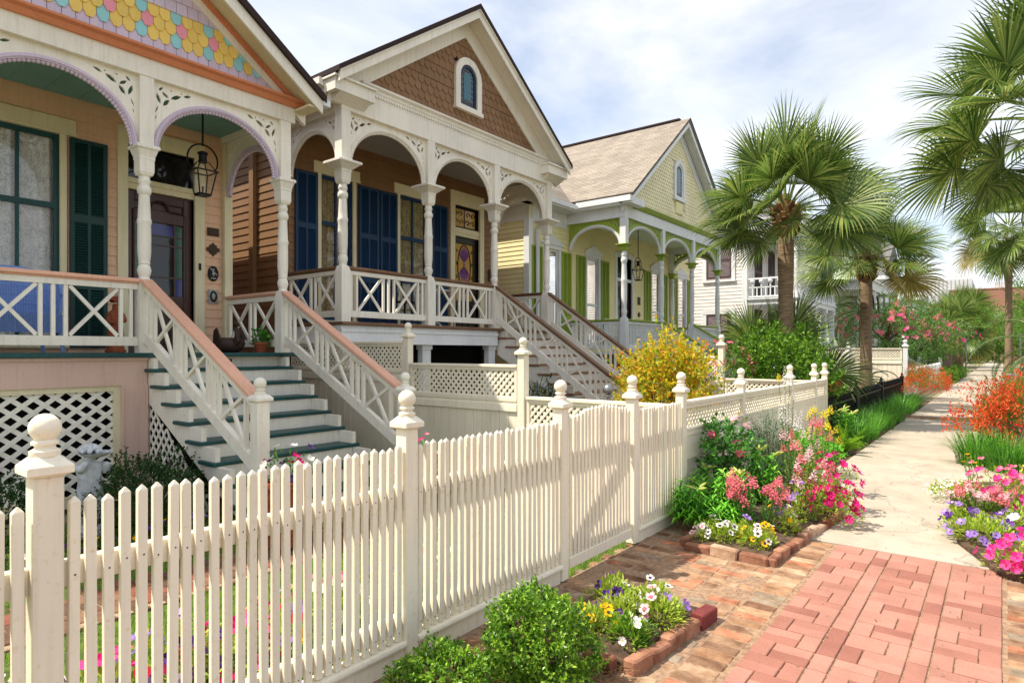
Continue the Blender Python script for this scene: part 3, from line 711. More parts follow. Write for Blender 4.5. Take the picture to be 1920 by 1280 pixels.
for (a, b) in ((1.89, 2.73), (.1, .94)):
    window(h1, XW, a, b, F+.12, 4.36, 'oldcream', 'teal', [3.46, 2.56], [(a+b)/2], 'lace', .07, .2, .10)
    shutter(h1, 'shutgreen', XW+.03, b+.10, b+.52, F+.06, 4.34, (.30, .62)); shutter(h1, 'shutgreen', XW+.03, a-.52, a-.10, F+.06, 4.34, (.30, .62))
# front door with transom
m = MB().box(XW-.1, XW+.05, 3.375, 3.50, F, 4.45).box(XW-.1, XW+.05, 4.39, 4.53, F, 4.45).box(XW-.1, XW+.052, 3.375, 4.53, 4.45, 4.66)
m.box(XW-.1, XW+.01, 3.50, 4.39, 3.85, 3.93).box(XW-.1, XW+.035, 3.50, 4.39, 3.93, 3.97).box(XW-.1, XW+.02, 3.50, 4.39, 3.97, 4.0)
df = part('door_frame', m, 'oldcream', h1)
ub('transom_pane', 'darkglass', df, XW-.08, XW-.07, 3.5, 4.39, 4.0, 4.45)
ub('room_shade', 'dark', df, XW-.5, XW-.48, 3.3, 4.6, F, 4.6)  # dark sheet painted as the shade behind the door
d = MB().box(XW-.10, XW-.085, 3.5, 4.39, F, 3.85)
for a, b in ((3.5, 3.62), (4.27, 4.39)): d.box(XW-.085, XW-.05, a, b, F, 3.85)
for a, b in ((F, F+.2), (F+.62, F+.80), (3.45, 3.62), (3.72, 3.85)): d.box(XW-.085, XW-.051, 3.62, 4.27, a, b)
dr = part('door', d, 'wood', h1, bevel=.006)
part('door_moulding', MB().tube([(XW-.045, 3.60, F+.75),(XW-.045, 3.60, 3.60),(XW-.045,3.72,3.62)]+[(XW-.045, 3.945-.13*math.cos(a), 3.62+.13*math.sin(a)) for a in [i*math.pi/8 for i in range(9)]]+[(XW-.045,4.17,3.62),(XW-.045,4.29,3.60),(XW-.045,4.29,F+.75)], .018, 6).box(XW-.06, XW-.04, 3.72, 4.17, F+.28, F+.55), 'wood', dr, 50)
ub('glass_panel', 'darkglass', dr, XW-.084, XW-.075, 3.75, 4.14, F+.8, 3.45)
for z0, z1, mt in ((F+.8, F+1.05, 'blueglass'), (F+1.07, F+1.5, 'greenglass'), (F+1.52, 3.43, 'greenglass')):
    ub('glass_panel', mt, dr, XW-.084, XW-.072, 3.63, 3.73, z0, z1); ub('glass_panel', mt, dr, XW-.084, XW-.072, 4.16, 4.26, z0, z1)
ub('glass_panel', 'blueglass', dr, XW-.083, XW-.070, 3.75, 4.14, 3.28, 3.43)
for y in (3.745, 4.15): ub('muntin', 'wood', dr, XW-.084, XW-.06, y-.01, y+.01, F+.8, 3.45)
for z in (F+1.06, F+1.51, 3.27): ub('muntin', 'wood', dr, XW-.083, XW-.061, 3.62, 4.27, z-.01, z+.01)
part('door_knob', MB().ball((XW-.02, 3.57, F+.95), .03), 'bronze', dr, 60)
ub('doorbell', 'black', h1, XW+.05, XW+.065, 4.44, 4.47, F+1.2, F+1.3)
plate(h1, 'plaque', 'bronze', XW+.026, 4.66, 3.42, .17, .12); plate(h1, 'plaque', 'bronze', XW+.026, 4.66, 3.16, .19, .21, .015, STAR)
pl = plate(h1, 'plaque', 'black', XW+.026, 4.66, 2.80, .16, .23, .015, OVAL)
part('relief', MB().ball((XW+.046,4.66,2.86), .018, 8, 5, (.6,1,1)).ball((XW+.046,4.66,2.80), .03, 8, 5, (.5,.7,1.6)).bar((XW+.046,4.65,2.83),(XW+.046,4.61,2.88),.014,.014).bar((XW+.046,4.67,2.82),(XW+.046,4.71,2.78),.014,.014).box(XW+.04,XW+.052,4.62,4.70,2.722,2.738), 'silver', pl, 50)
pl = plate(h1, 'plaque', 'silver', XW+.026, 4.66, 2.46, .15, .21); part('relief', MB().extr([(4.66+.055*u*2, 2.46+.085*v*2) for u, v in OVAL], XW+.044, XW+.05, YZ), 'black', pl); part('relief', MB().ball((XW+.05,4.66,2.46), .04, 8, 6, (.4,.7,1.4)), 'silver', pl, 60)
# porch floor, skirt and piers
fl = MB().box(XW, XF+.13, -.6, 4.98, F-.05, F); part('porch_floor', fl, 'teal', h1, bevel=.006)
part('skirt', MB().box(XF-.02, XF+.06, -.55, 3.11, F-.36, F-.052).box(XF+.06, XF+.085, -.55, 3.11, F-.085, F-.052), 'pink', h1)
part('skirt', MB().box(XF-.02, XF+.05, 4.90, 4.96, .0, F-.052).box(XW, XF+.05, 4.93, 4.955, F-.3, F-.053), 'pink', h1)
part('pier', MB().box(XF-.06, XF+.07, 2.84, 3.11, 0, F-.36).box(XF+.07, XF+.083, 2.835, 2.86, 0, F-.36).box(XF+.07, XF+.083, 3.085, 3.11, 0, F-.36), 'pink', h1)
part('underfloor_shade', MB().box(XW-.2, XF-.3, -.6, 4.9, 0, F-.1), 'dark', h1)  # dark block, painted as the shade behind the porch lattice
lp = part('lattice_panel', MB().box(XF-.01, XF+.04, -.55, 2.84, F-.42, F-.36).box(XF-.01, XF+.04, 2.77, 2.84, 0, F-.42).box(XF-.01, XF+.04, -.55, 2.77, 0, .12), 'oldcream', h1)
lattice(lp, lambda u, z, dd: (XF+.004+dd, u, z), -.5, 2.78, .1, F-.41, .187, .145, .045, 'white')
# stairs
Y0, Y1 = 3.12, 4.84; rise, run = .181, .28; n0 = XF+.22
P = [(n0-.3, F-.05), (n0-.3, F-.28), (n0+8*run+.1, -.02), (n0+8*run+.1, .0)]
stp = [(n0-.25, F-.06)]
for i in range(1, 9): stp += [(n0+(i-1)*run-.03, F-(i-1)*rise-.06 if i == 1 else F-(i-1)*rise-.045), (n0+(i-1)*run-.03, F-i*rise-.045)]
stp += [(n0+8*run-.03, F-8*rise-.045), (n0+8*run-.03, 0), (n0+8*run-.34, 0), (n0-.25, F-.52)]
st = part('stairs', MB().extr(stp, Y0, Y0+.05, XZ), 'white', h1); part('stringer', MB().extr(stp, Y1-.05, Y1, XZ), 'white', st)
treads(h1, st, 'teal', 'white', Y0+.052, Y1-.052, F, n0, 8, rise, run, .095)
ub('riser', 'white', st, n0-.272, n0-.25, Y0, Y1, F-rise, F-.052)
plate(st, 'plaque', 'bronze', n0-.25, 4.02, F-.11, .26, .06, .01)
slp = rise/run
sp = part('stair_lattice', MB().box(n0-.24, n0-.18, Y0-.0, Y0+.03, 0, F-.55), 'white', h1)
def cl(lo, hi, f):
    a = []
    for i in range(41):
        u = lo+(hi-lo)*i/40
        if f(u) < F-.50-(u-n0+.25)*slp: a.append(u)
    return (min(a), max(a)) if a else (0, 0)
lattice(sp, lambda u, z, dd: (u, Y0+.022-dd, z), n0-.2, n0+2.0, .0, F-.5, .13, .145, .032, 'white', clip=cl)
ub('stair_shade', 'dark', sp, n0-.3, n0+1.2, Y0+.30, Y0+.32, 0, .5)  # dark sheet added as painted shade under the steps
# columns, arches, rails
cm = column_meshes('white', 'white', .84, 2.02, 2.36, 3.14, .075, .068, .125)
columns(h1, cm, [(XF, y) for y in PY], F)
ub('half_post', 'oldcream', h1, XW+.03, XW+.11, 4.80, 4.92, F, 4.75)
am = arch_meshes(1.61, .70, .80, 'lavender', 'white')
for a, b in zip(PY[:-1], PY[1:]): arch(h1, am, (XF, a+.075, F+2.34))
ams = arch_meshes(1.36, .62, .80, 'lavender', 'white'); arch(h1, ams, (XW+.10, 4.86, F+2.34), R(-90))
for a, b in zip(PY[:2], PY[1:3]): railing(h1, (XF, a+.078, F), (XF, b-.078, F), 'white', 'peachcap', xpat(1.604), .84, .08)
railing(h1, (XW+.1, 4.86, F), (XF-.08, 4.86, F), 'white', 'peachcap', xpat_short(1.36), .84, .08)
for y in (3.10, 4.86):
    railing(h1, (XF+.08, y, F), (XF+2.36, y, F-1.20), 'white', 'peachcap', xpat_stair(2.28), .83, .12, lower=.11, capw=.13)
pm = post_mesh('white', .062, 1.19, .085)
for y in (3.10, 4.86): post(h1, pm, XF+2.44, y)
# beam, moulding, gable
part('beam', MB().box(XF-.075, XF+.085, -.56, 5.0, F+3.14, F+3.36), 'white', h1, bevel=.006)
part('beam', MB().box(XW, XF-.08, 4.79, 4.95, F+3.14, F+3.36), 'white', h1)
part('cornice', MB().extr([(XF+.085,4.975),(XF+.12,4.975),(XF+.135,5.0),(XF+.15,5.03),(XF+.20,5.05),(XF+.205,5.075),(XF-.05,5.085),(XF-.05,4.98)], -.7, 5.09, XZ), 'orange', h1)
part('porch_ceiling', MB().box(XW, XF-.07, -.5, 4.79, 4.86, 4.9), 'tealceil', h1)
for i in range(14): ub('ceiling_batten', 'tealceil', h1, XW+.01, XF-.08, -.4+i*.37, -.385+i*.37, 4.852, 4.862)
YC, SL = 2.22, .688; XG = XF+.02
def pick1(r, i, edge):
    q = r % 6
    if q in (0, 5): return 'lavender', False
    if q == 4: return 'lavender', False
    if edge < 1.6: return 'bluesh', True
    top = r > 5; A, B, C = ('yellowsh', 'bluesh', 'pinksh') if not top else ('pinksh', 'bluesh', 'yellowsh')
    if q in (1, 3): return (B if i % 3 == (0 if q == 1 else 0) else A), True
    return (C if i % 3 == 1 else A), True
shingled_gable(h1, XG, YC, 2.62, 5.09, SL, .128, .138, pick1)
ZB = 5.02; HF = 2.93
rake(h1, 'rake_board', 'white', XG-.02, XG+.045, YC, HF+.02, ZB, SL, -.06-.16, .0)
rake(h1, 'rake_moulding', 'orange', XG+.045, XG+.085, YC, HF-.01, ZB, SL, -.09, -.02)
rake(h1, 'soffit', 'oldcream', XG+.05, XF+.44, YC, HF, ZB, SL, -.012, .0)
rake(h1, 'fascia', 'white', XF+.44, XF+.47, YC, HF+.02, ZB, SL, -.15, .07)
roof_gable(h1, 'darkroof', -20, XF+.52, YC, HF+.05, ZB, SL, .09)
part('cornice_return', MB().box(XF+.09, XF+.43, 4.98, 5.16, 4.93, 4.96), 'oldcream', h1)
part('gutter_stub', MB().box(XF+.35, XF+.50, 5.17, 5.27, 4.98, 5.06), 'pipe', h1)
lantern('black gas lantern hanging over the teal steps', (-8.35, 4.06, 3.72), 4.86)
# ================================================================= brown cottage
F = 2.10; XF = -8.0; XW = -9.5
h2 = thing('cottage', 'brown clapboard cottage with white arched porch and navy shutters', 'house', (-8.8, 8.8, 0))
PY = [6.04, 7.87, 9.70, 11.53]
ops = [(6.69, 7.38, F+.1, 4.78), (8.53, 9.30, F+.1, 4.78), (10.12, 10.95, F, 4.87)]
w2 = wall_x(h2, 'brownsid', XW, 6.06, 11.6, F-.2, 5.9, ops)
clap(w2, 'brownsid', '+x', XW, 6.06, 11.6, F, 5.45, .14, [(6.60,7.47,F,4.82),(8.44,9.39,F,4.82),(9.97,11.10,F,5.18)])
w2s = part('side_wall', MB().box(-20, XW, 6.06, 6.16, .3, 5.9), 'brownsid', h2)
clap(w2s, 'brownsid', '-y', 6.06, -14, XW, 1.2, 5.6, .135)
ub('corner_board', 'brownsid', h2, -10.58, -10.44, 5.96, 6.03, .8, 5.6)
part('side_wall', MB().box(-20, XW-.1, 11.5, 11.6, .3, 5.9), 'brownsid', h2)
for a, b in ((6.69, 7.38), (8.53, 9.30)):
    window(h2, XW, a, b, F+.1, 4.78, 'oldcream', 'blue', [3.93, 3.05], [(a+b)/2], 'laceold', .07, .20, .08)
for a, b in ((6.16, 6.60), (7.50, 7.97), (8.01, 8.44), (9.41, 9.88)): shutter(h2, 'blue', XW+.03, a, b, F+.06, 4.74, (.32, .64))
m = MB().box(XW-.1, XW+.05, 9.98, 10.12, F, 4.87).box(XW-.1, XW+.05, 10.95, 11.09, F, 4.87).box(XW-.1, XW+.052, 9.98, 11.09, 4.87, 5.17)
m.box(XW-.1, XW+.01, 10.12, 10.95, 4.2, 4.27).box(XW-.1, XW+.03, 10.12, 10.95, 4.27, 4.33).box(XW-.1, XW+.02, 10.12, 10.95, 4.33, 4.38)
df = part('door_frame', m, 'oldcream', h2)
ub('transom_pane', 'amberglass', df, XW-.08, XW-.07, 10.12, 10.95, 4.38, 4.87)
tr = MB().box(XW-.07, XW-.05, 10.12, 10.17, 4.38, 4.87).box(XW-.07, XW-.05, 10.90, 10.95, 4.38, 4.87).box(XW-.07, XW-.05, 10.12, 10.95, 4.38, 4.43).box(XW-.07, XW-.05, 10.12, 10.95, 4.82, 4.87)
for cy in (10.26, 10.42, 10.65, 10.81):
    for cz in (4.53, 4.71):
        s = 1 if (cy > 10.5) == (cz > 4.6) else -1
        tr.tube([(XW-.062, cy+s*(.075-.0075*i)*math.cos(i*.62), cz+(.075-.0075*i)*math.sin(i*.62)) for i in range(10)], .009, 5)
tr.tube([(XW-.062, 10.535, 4.4), (XW-.062, 10.535, 4.85)], .01, 5)
part('scroll_grille', tr, 'black', df)
ub('room_shade', 'dark', df, XW-.5, XW-.48, 9.9, 11.1, F, 5)  # shade of the hall, painted as a dark sheet
d = MB().box(XW-.10, XW-.085, 10.12, 10.95, F, 4.2)
for a, b in ((10.12, 10.25), (10.82, 10.95)): d.box(XW-.085, XW-.05, a, b, F, 4.2)
for a, b in ((F, F+.22), (F+.55, F+.68), (4.05, 4.2)): d.box(XW-.085, XW-.051, 10.25, 10.82, a, b)
dr = part('door', d, 'darkwood', h2, bevel=.006)
ub('glass_panel', 'amberglass', dr, XW-.084, XW-.075, 10.25, 10.82, F+.68, 4.05)
pt = MB()
for i in range(16):
    up_ = 1 if i < 8 else -1; a = (i % 8-3.5)*.19; c = Vector((0, 10.535, 3.60+up_*.03)); L = .44-.04*abs(i % 8-3.5)
    dx, dz = math.sin(a), up_*math.cos(a); nx, nz_ = -dz*.028, dx*.028; q = [(c.y, c.z), (c.y+dx*L*.6+nx, c.z+dz*L*.6+nz_), (c.y+dx*L, c.z+dz*L), (c.y+dx*L*.6-nx, c.z+dz*L*.6-nz_)]
    pt.extr(q, XW-.075, XW-.068, YZ)
pt.ball((XW-.07, 10.535, 3.60), .03, 10, 6, (.2,1,1))
part('glass_flower', pt, 'purpleglass', dr)
ld = MB().tube([(XW-.068, 10.535+.21*math.cos(a), 3.55+.48*math.sin(a)) for a in [i*math.pi/16 for i in range(33)]], .011, 5)
for sy in (-1, 1):
    for cz in (3.05, 3.3, 3.6, 3.88): ld.tube([(XW-.068, 10.535+sy*(.245+(.035-.004*i)*math.cos(i*.8)), cz+(.05-.005*i)*math.sin(i*.8)) for i in range(9)], .008, 4)
part('leading', ld, 'black', dr)
plate(h2, 'plaque', 'bronze', XW+.026, 11.36, 3.42, .2, .28); plate(h2, 'plaque', 'bronze', XW+.026, 11.36, 3.05, .22, .26, .015, STAR); plate(h2, 'plaque', 'bronze', XW+.026, 11.36, 2.72, .22, .12)
part('porch_floor', MB().box(XW, XF+.14, 5.93, 11.66, F-.05, F), 'brownrail', h2, bevel=.006)
part('skirt', MB().box(XF-.02, XF+.07, 5.95, 9.72, F-.34, F-.052).box(XF+.07, XF+.09, 5.95, 9.72, F-.15, F-.10).box(XW, XF-.02, 5.955, 6.0, F-.34, F-.053), 'coolwhite', h2)
for y in (6.05, 7.75, 9.55): part('pier', MB().box(XF-.14, XF-.02, y, y+.2, 0, F-.34).box(XF-.16, XF, y-.02, y+.22, F-.42, F-.34), 'coolwhite', h2)
part('underfloor_shade', MB().box(XW-.5, XW-.4, 6.1, 11.6, 0, F-.1), 'dark', h2)  # dark sheet painted as the shade under the raised house
Y0, Y1 = 9.80, 11.44; rise, run = .175, .262; n0 = XF+.25; N = 11
def stringer(n0, F, N, rise, run, y0, y1, mat, h, tm, rm):
    s = [(n0-.25, F-.06)]
    for i in range(1, N+1): s += [(n0+(i-1)*run-.03, F-(i-1)*rise-.045), (n0+(i-1)*run-.03, F-i*rise-.045)]
    s += [(n0+N*run-.03, F-N*rise-.045), (n0+N*run-.03, 0), (n0+N*run-.34, 0), (n0-.25, F-.52)]
    st = part('stairs', MB().extr(s, y0, y0+.05, XZ), mat, h)
    part('stringer', MB().extr(s, y1-.05, y1, XZ), mat, st)
    treads(h, st, tm, rm, y0+.052, y1-.052, F, n0, N, rise, run, .09)
    ub('riser', rm, st, n0-.272, n0-.25, y0, y1, F-rise, F-.052)
    return st
stringer(n0, F, N, rise, run, Y0, Y1, 'white', h2, 'treadbrown', 'white')
cm = column_meshes('white', 'white', .86, 2.12, 2.46, 3.24, .085, .072, .21)
columns(h2, cm, [(XF, y) for y in PY], F)
am = arch_meshes(1.66, .72, .79, 'white', 'white')
for a, b in zip(PY[:-1], PY[1:]): arch(h2, am, (XF, a+.085, F+2.45))
ams = arch_meshes(1.34, .66, .79, 'white', 'white')
for y in (PY[0], PY[-1]): arch(h2, ams, (XW+.075, y, F+2.45), R(-90))
for a, b in zip(PY[:2], PY[1:3]): railing(h2, (XF, a+.088, F), (XF, b-.088, F), 'white', 'brownrail', xpat(1.654), .86, .08)
for y in (PY[0], PY[-1]): railing(h2, (XW+.06, y, F), (XF-.09, y, F), 'white', 'brownrail', xpat_short(1.35), .86, .08)
for y in (9.70, 11.53): railing(h2, (XF+.09, y, F), (XF+2.92, y, F-1.89), 'white', 'brownrail', xpat_stair(2.83), .84, .12, lower=.11, capw=.13)
pm2 = post_mesh('white', .062, 1.1, .085)
for y in (9.70, 11.53): post(h2, pm2, XF+2.99, y)
# entablature
part('beam', MB().box(XF-.085, XF+.09, 5.95, 11.62, F+3.24, 5.66), 'white', h2, bevel=.006)
for y in (5.95, 11.45): part('beam', MB().box(XW, XF-.09, y, y+.17, F+3.24, 5.66), 'white', h2)
part('crown', MB().extr([(XF+.09,5.74),(XF+.12,5.76),(XF+.13,5.80),(XF+.17,5.83),(XF+.175,5.86),(XF-.05,5.88),(XF-.05,5.66),(XF+.088,5.66)], 6.3, 11.3, XZ), 'white', h2)
sc = [(6.42, 5.75)]; n = 84
for i in range(n):
    y = 6.42+(11.18-6.42)*i/n; w = (11.18-6.42)/n; sc += [(y+w*.15, 5.705), (y+w*.5, 5.69), (y+w*.85, 5.705), (y+w, 5.745)]
sc += [(11.18, 5.79), (6.42, 5.79)]
part('scallop_trim', MB().extr(sc, XF+.092, XF+.108, YZ), 'white', h2)
part('porch_ceiling', MB().box(XW, XF-.08, 6.1, 11.5, 5.44, 5.48), 'greyceil', h2)
YC = 8.785; SL = .708; ZB = 5.72; HF = 3.08; XG = XF+.02
def pick2(r, i, e): return 'brownsh', (r % 6) not in (0, 4)
shingled_gable(h2, XG, YC, 2.52, 5.88, SL, .150, .146, pick2, lambda y, z: abs(y-8.85) < .33 and z < 7.05 and z > 6.1)
# arched attic window
def archpoly(yc, hw, z0, z1, n=14): return [(yc-hw, z0), (yc+hw, z0)]+[(yc+hw*math.cos(a), z1-hw+hw*math.sin(a)) for a in [i*math.pi/n for i in range(n+1)]]
def attic(h, x, yc, hw, z0, z1, cas, sashm, sq='darkglass', mid='aquaglass', c=.13):
    o = part('attic_window', MB().extr(archpoly(yc, hw+c, z0-.02, z1+c), x+.01, x+.075, YZ, [list(reversed(archpoly(yc, hw, z0+.02, z1)))]).box(x, x+.10, yc-hw-c-.02, yc+hw+c+.02, z0-.09, z0-.02), cas, h)
    part('sash', MB().extr(archpoly(yc, hw, z0, z1), x+.0, x+.045, YZ, [list(reversed(archpoly(yc, hw-.055, z0+.06, z1-.055)))]), sashm, o)
    part('pane', MB().extr(archpoly(yc, hw-.13, z0+.15, z1-.13), x+.022, x+.030, YZ), mid, o)
    part('pane', MB().extr(archpoly(yc, hw-.05, z0+.05, z1-.05), x+.004, x+.018, YZ), 'silver', o)
    for s in (-1, 1):
        z = z0+.075
        while z < z1-hw-.01: ub('pane', sq, o, x+.018, x+.028, yc+s*(hw-.092)-.028, yc+s*(hw-.092)+.028, z, z+.075); z += .1
    for i in range(3): ub('pane', sq, o, x+.018, x+.028, yc-.1+i*.075, yc-.045+i*.075, z0+.07, z0+.135)
    for i in range(7):
        a = math.pi*(i+.5)/7; r0, r1 = hw-.12, hw-.062; da = .16
        part('pane', MB().extr([(yc+r0*math.cos(a-da), z1-hw+r0*math.sin(a-da)), (yc+r1*math.cos(a-da), z1-hw+r1*math.sin(a-da)), (yc+r1*math.cos(a+da), z1-hw+r1*math.sin(a+da)), (yc+r0*math.cos(a+da), z1-hw+r0*math.sin(a+da))], x+.018, x+.028, YZ), sq, o)
attic(h2, XG, 8.85, .235, 6.22, 7.02, 'white', 'blue')
rake(h2, 'rake_board', 'white', XG-.02, XG+.05, YC, HF-.02, ZB, SL, -.36, -.0)
rake(h2, 'soffit', 'white', XG+.05, XF+.36, YC, HF, ZB, SL, -.012, .0)
rake(h2, 'fascia', 'white', XF+.36, XF+.40, YC, HF+.02, ZB, SL, -.13, .06)
rake(h2, 'fascia_bead', 'white', XF+.40, XF+.43, YC, HF+.03, ZB, SL, .0, .075)
roof_gable(h2, 'darkroof', -20, XF+.44, YC, HF+.06, ZB, SL, .08)
for s, y0, y1 in ((-1, 5.68, 6.42), (1, 11.18, 11.92)):
    part('cornice_return', MB().box(XF+.03, XF+.30, y0, y1, 5.50, 5.68).box(XF+.02, XF+.34, y0-.03, y1+.02, 5.68, 5.71).extr([(XF+.02,5.40),(XF+.10,5.40),(XF+.28,5.50),(XF+.02,5.50)], y0+.1, y1-.05, XZ), 'white', h2)
part('gutter', MB().extr([(5.60,5.62),(5.72,5.58),(5.74,5.72),(5.60,5.72)], -20, XF+.02, YZ), 'white', h2)
part('eave_soffit', MB().box(-20, XF+.03, 5.72, 6.06, 5.46, 5.50).box(-20, XF+.03, 5.70, 5.74, 5.46, 5.60), 'white', h2)
part('gutter', MB().extr([(11.86,5.62),(11.98,5.62),(11.98,5.74),(11.86,5.70)], -20, XF+.02, YZ), 'white', h2)
part('eave_soffit', MB().box(-20, XF+.03, 11.58, 11.86, 5.46, 5.50), 'white', h2)

# ================================================================= yellow cottage
F = 1.63; XF = -7.75; XW = -9.5
h3 = thing('cottage', 'pale yellow cottage with lime shutters, tan roof and lace-trimmed porch', 'house', (-8.6, 18.0, 0))
PY = [14.7, 16.97, 19.23, 21.5]
w3 = wall_x(h3, 'yellow', XW, 12.9, 23.4, .6, 5.6, [(13.55, 14.25, F+.2, 4.35), (15.70, 16.38, F+.2, 4.40), (17.5, 18.5, F, 4.6), (19.98, 20.62, F+.2, 4.40), (22.2, 22.9, F+.2, 4.4)])
clap(w3, 'yellow', '+x', XW, 12.9, 23.4, .7, 5.35, .118, [(13.45,14.35,F+.1,4.45),(15.60,16.48,F+.1,4.5),(17.38,18.62,F,4.75),(19.88,20.72,F+.1,4.5),(22.1,23.0,F+.1,4.5)], joined=True)
w3s = part('side_wall', MB().box(-20, XW, 12.9, 13.0, .3, 5.6), 'yellow', h3)
clap(w3s, 'yellow', '-y', 12.9, -14, XW-.12, .7, 5.2, .118, joined=True)
part('corner_board', MB().box(XW-.13, XW+.04, 12.85, 13.02, .3, 5.05).box(-14, XW+.03, 12.86, 12.9, 5.0, 5.45).box(XW, XW+.04, 13.02, 14.6, 5.0, 5.45), 'coolwhite', h3)
part('downspout', MB().tube([(XW+.12, 13.12, .2), (XW+.12, 13.12, 4.75), (XW+.2, 13.2, 4.95), (XW+.34, 13.4, 5.2)], .055, 8), 'pipe', h3, 60)
for a, b in ((13.55, 14.25), (15.70, 16.38), (19.98, 20.62), (22.2, 22.9)):
    o = window(h3, XW, a, b, F+.2, 4.38, 'coolwhite', 'coolwhite', [3.0], [], 'coolwhite', .09, .10, .02, blinds=True)
    part('pediment', MB().extr([(a-.16,4.48),(b+.16,4.48),(b+.16,4.53),((a+b)/2,4.74),(a-.16,4.53)], XW+.0, XW+.07, YZ), 'coolwhite', o)
    shutter(h3, 'lime', XW+.03, a-.58, a-.11, F+.15, 4.36, (.3,)); shutter(h3, 'lime', XW+.03, b+.11, b+.58, F+.15, 4.36, (.3,))
m = MB().box(XW-.1, XW+.05, 17.38, 17.5, F, 4.6).box(XW-.1, XW+.05, 18.5, 18.62, F, 4.6).extr([(17.34,4.6),(18.66,4.6),(18.66,4.68),(18.0,4.84),(17.34,4.68)], XW-.1, XW+.055, YZ).box(XW-.1, XW+.01, 17.5, 18.5, 3.85, 3.95)
df = part('door_frame', m, 'coolwhite', h3); ub('transom_pane', 'darkglass', df, XW-.08, XW-.07, 17.5, 18.5, 3.95, 4.6); ub('room_shade', 'dark', df, XW-.5, XW-.48, 17.3, 18.7, F, 4.7)  # last box: dark sheet, painted shade of the room inside
for a in (17.5, 18.01):
    dr = part('door', MB().box(XW-.10, XW-.085, a, a+.49, F, 3.85).box(XW-.085, XW-.05, a, a+.09, F, 3.85).box(XW-.085, XW-.05, a+.40, a+.49, F, 3.85).box(XW-.085, XW-.051, a+.09, a+.4, F, F+.7).box(XW-.085, XW-.051, a+.09, a+.4, 3.7, 3.85), 'wood', h3); ub('glass_panel', 'darkglass', dr, XW-.084, XW-.075, a+.09, a+.40, F+.7, 3.7)
plate(h3, 'plaque', 'bronze', XW+.026, 19.0, 3.3, .18, .26); plate(h3, 'plaque', 'bronze', XW+.026, 19.0, 2.85, .18, .2, .015, STAR)
part('porch_floor', MB().box(XW, XF+.14, 14.6, 21.6, F-.06, F), 'coolwhite', h3)
part('skirt', MB().box(XF-.02, XF+.07, 14.6, 21.6, F-.4, F-.062).box(XF-.05, XF+.0, 14.6, 21.6, .1, F-.4), 'coolwhite', h3)
cm = column_meshes('coolwhite', 'lime', .9, 2.62, 2.80, 3.50, .085, .075, .17)
columns(h3, cm, [(XF, y) for y in PY], F); columns(h3, cm, [(XW+.1, 21.5)], F)
am = arch_meshes(2.10, .62, .70, 'coolwhite', 'lime')
for a in PY[:-1]: arch(h3, am, (XF, a+.085, F+2.79))
ams = arch_meshes(1.60, .60, .70, 'coolwhite', 'lime')
for y in (14.7, 21.5): arch(h3, ams, (XW+.08, y, F+2.79), R(-90))
def fret(L):
    e = []; u = .06; i = 0
    while u < L-.04: e.append(('b', u)); u += .085
    return e
def fretrail(h, A, B):
    A, B = Vector(A), Vector(B); L = math.hypot(B.x-A.x, B.y-A.y); o = railing(h, A, B, 'coolwhite', 'lime', fret(L), .86, .08, .028)
    mb = MB(); k = int(L/.34); d = (B-A)/max(1, k)
    for i in range(k):
        p = A+d*i
        for z, a, b in ((.30, .25, .75), (.58, .25, .75), (.44, .0, .3), (.44, .7, 1.0)): mb.bar(p+d*a+Vector((0,0,z)), p+d*b+Vector((0,0,z)), .026, .026)
    part('fret', mb, 'coolwhite', o, kind='stuff')
fretrail(h3, (XF, 14.79, F), (XF, 16.88, F)); fretrail(h3, (XF, 19.32, F), (XF, 21.41, F)); fretrail(h3, (XW+.1, 14.7, F), (XF-.09, 14.7, F)); fretrail(h3, (XW+.2, 21.5, F), (XF-.09, 21.5, F))
for y in (16.97, 19.23): railing(h3, (XF+.09, y, F), (XF+2.5, y, F-1.45), 'coolwhite', 'lime', fret(2.4), .86, .1, .028)
stringer(XF+.25, F, 8, .181, .28, 17.05, 19.15, 'coolwhite', h3, 'coolwhite', 'coolwhite')
part('beam', MB().box(XF-.085, XF+.09, 14.6, 21.6, F+3.49, 5.52), 'coolwhite', h3); part('beam', MB().box(XW, XF-.09, 14.6, 14.77, F+3.49, 5.5), 'coolwhite', h3); part('beam', MB().box(XW, XF-.09, 21.43, 21.6, F+3.49, 5.5), 'coolwhite', h3)
part('crown', MB().extr([(XF+.09,5.40),(XF+.14,5.42),(XF+.2,5.52),(XF-.05,5.54),(XF-.05,5.4)], 15.0, 21.2, XZ), 'lime', h3)
part('porch_ceiling', MB().box(XW, XF-.08, 14.7, 21.5, 5.3, 5.34), 'palegreen', h3)
YC = 18.1; SL = .795; ZB = 5.6; HF = 3.62; XG = XF+.02
gw = part('gable_wall', MB().extr([(YC-3.4,5.5),(YC+3.4,5.5),(YC,5.5+3.4*SL+.1)], XG-.06, XG-.002, YZ), 'yellowgab', h3)
mb = MB(); z = 5.53; r = 0
while z < 8.1:
    hw = 3.3-(z-5.53)/SL; u = -hw+(.08 if r % 2 else 0)
    while u < hw:
        if not (abs(YC+u-18.1) < .42 and 5.75 < z < 7.3):
            a = .074; P = [(-a,.05),(-a*.5,.012),(0,0),(a*.5,.012),(a,.05),(a,.2),(-a,.2)]
            vs = [(XG+.034-.14*zz, YC+u+yy, z+zz) for yy, zz in P]+[(XG+.022-.14*zz, YC+u+yy, z+zz) for yy, zz in P]; nP = len(P)
            mb.add(vs, [tuple(range(nP)), tuple(range(2*nP-1, nP-1, -1))]+[(i, nP+i, nP+(i+1)%nP, (i+1)%nP) for i in range(nP)])
        u += .154
    z += .105; r += 1
part('scale_shingles', mb, 'yellowgab', gw, kind='stuff')
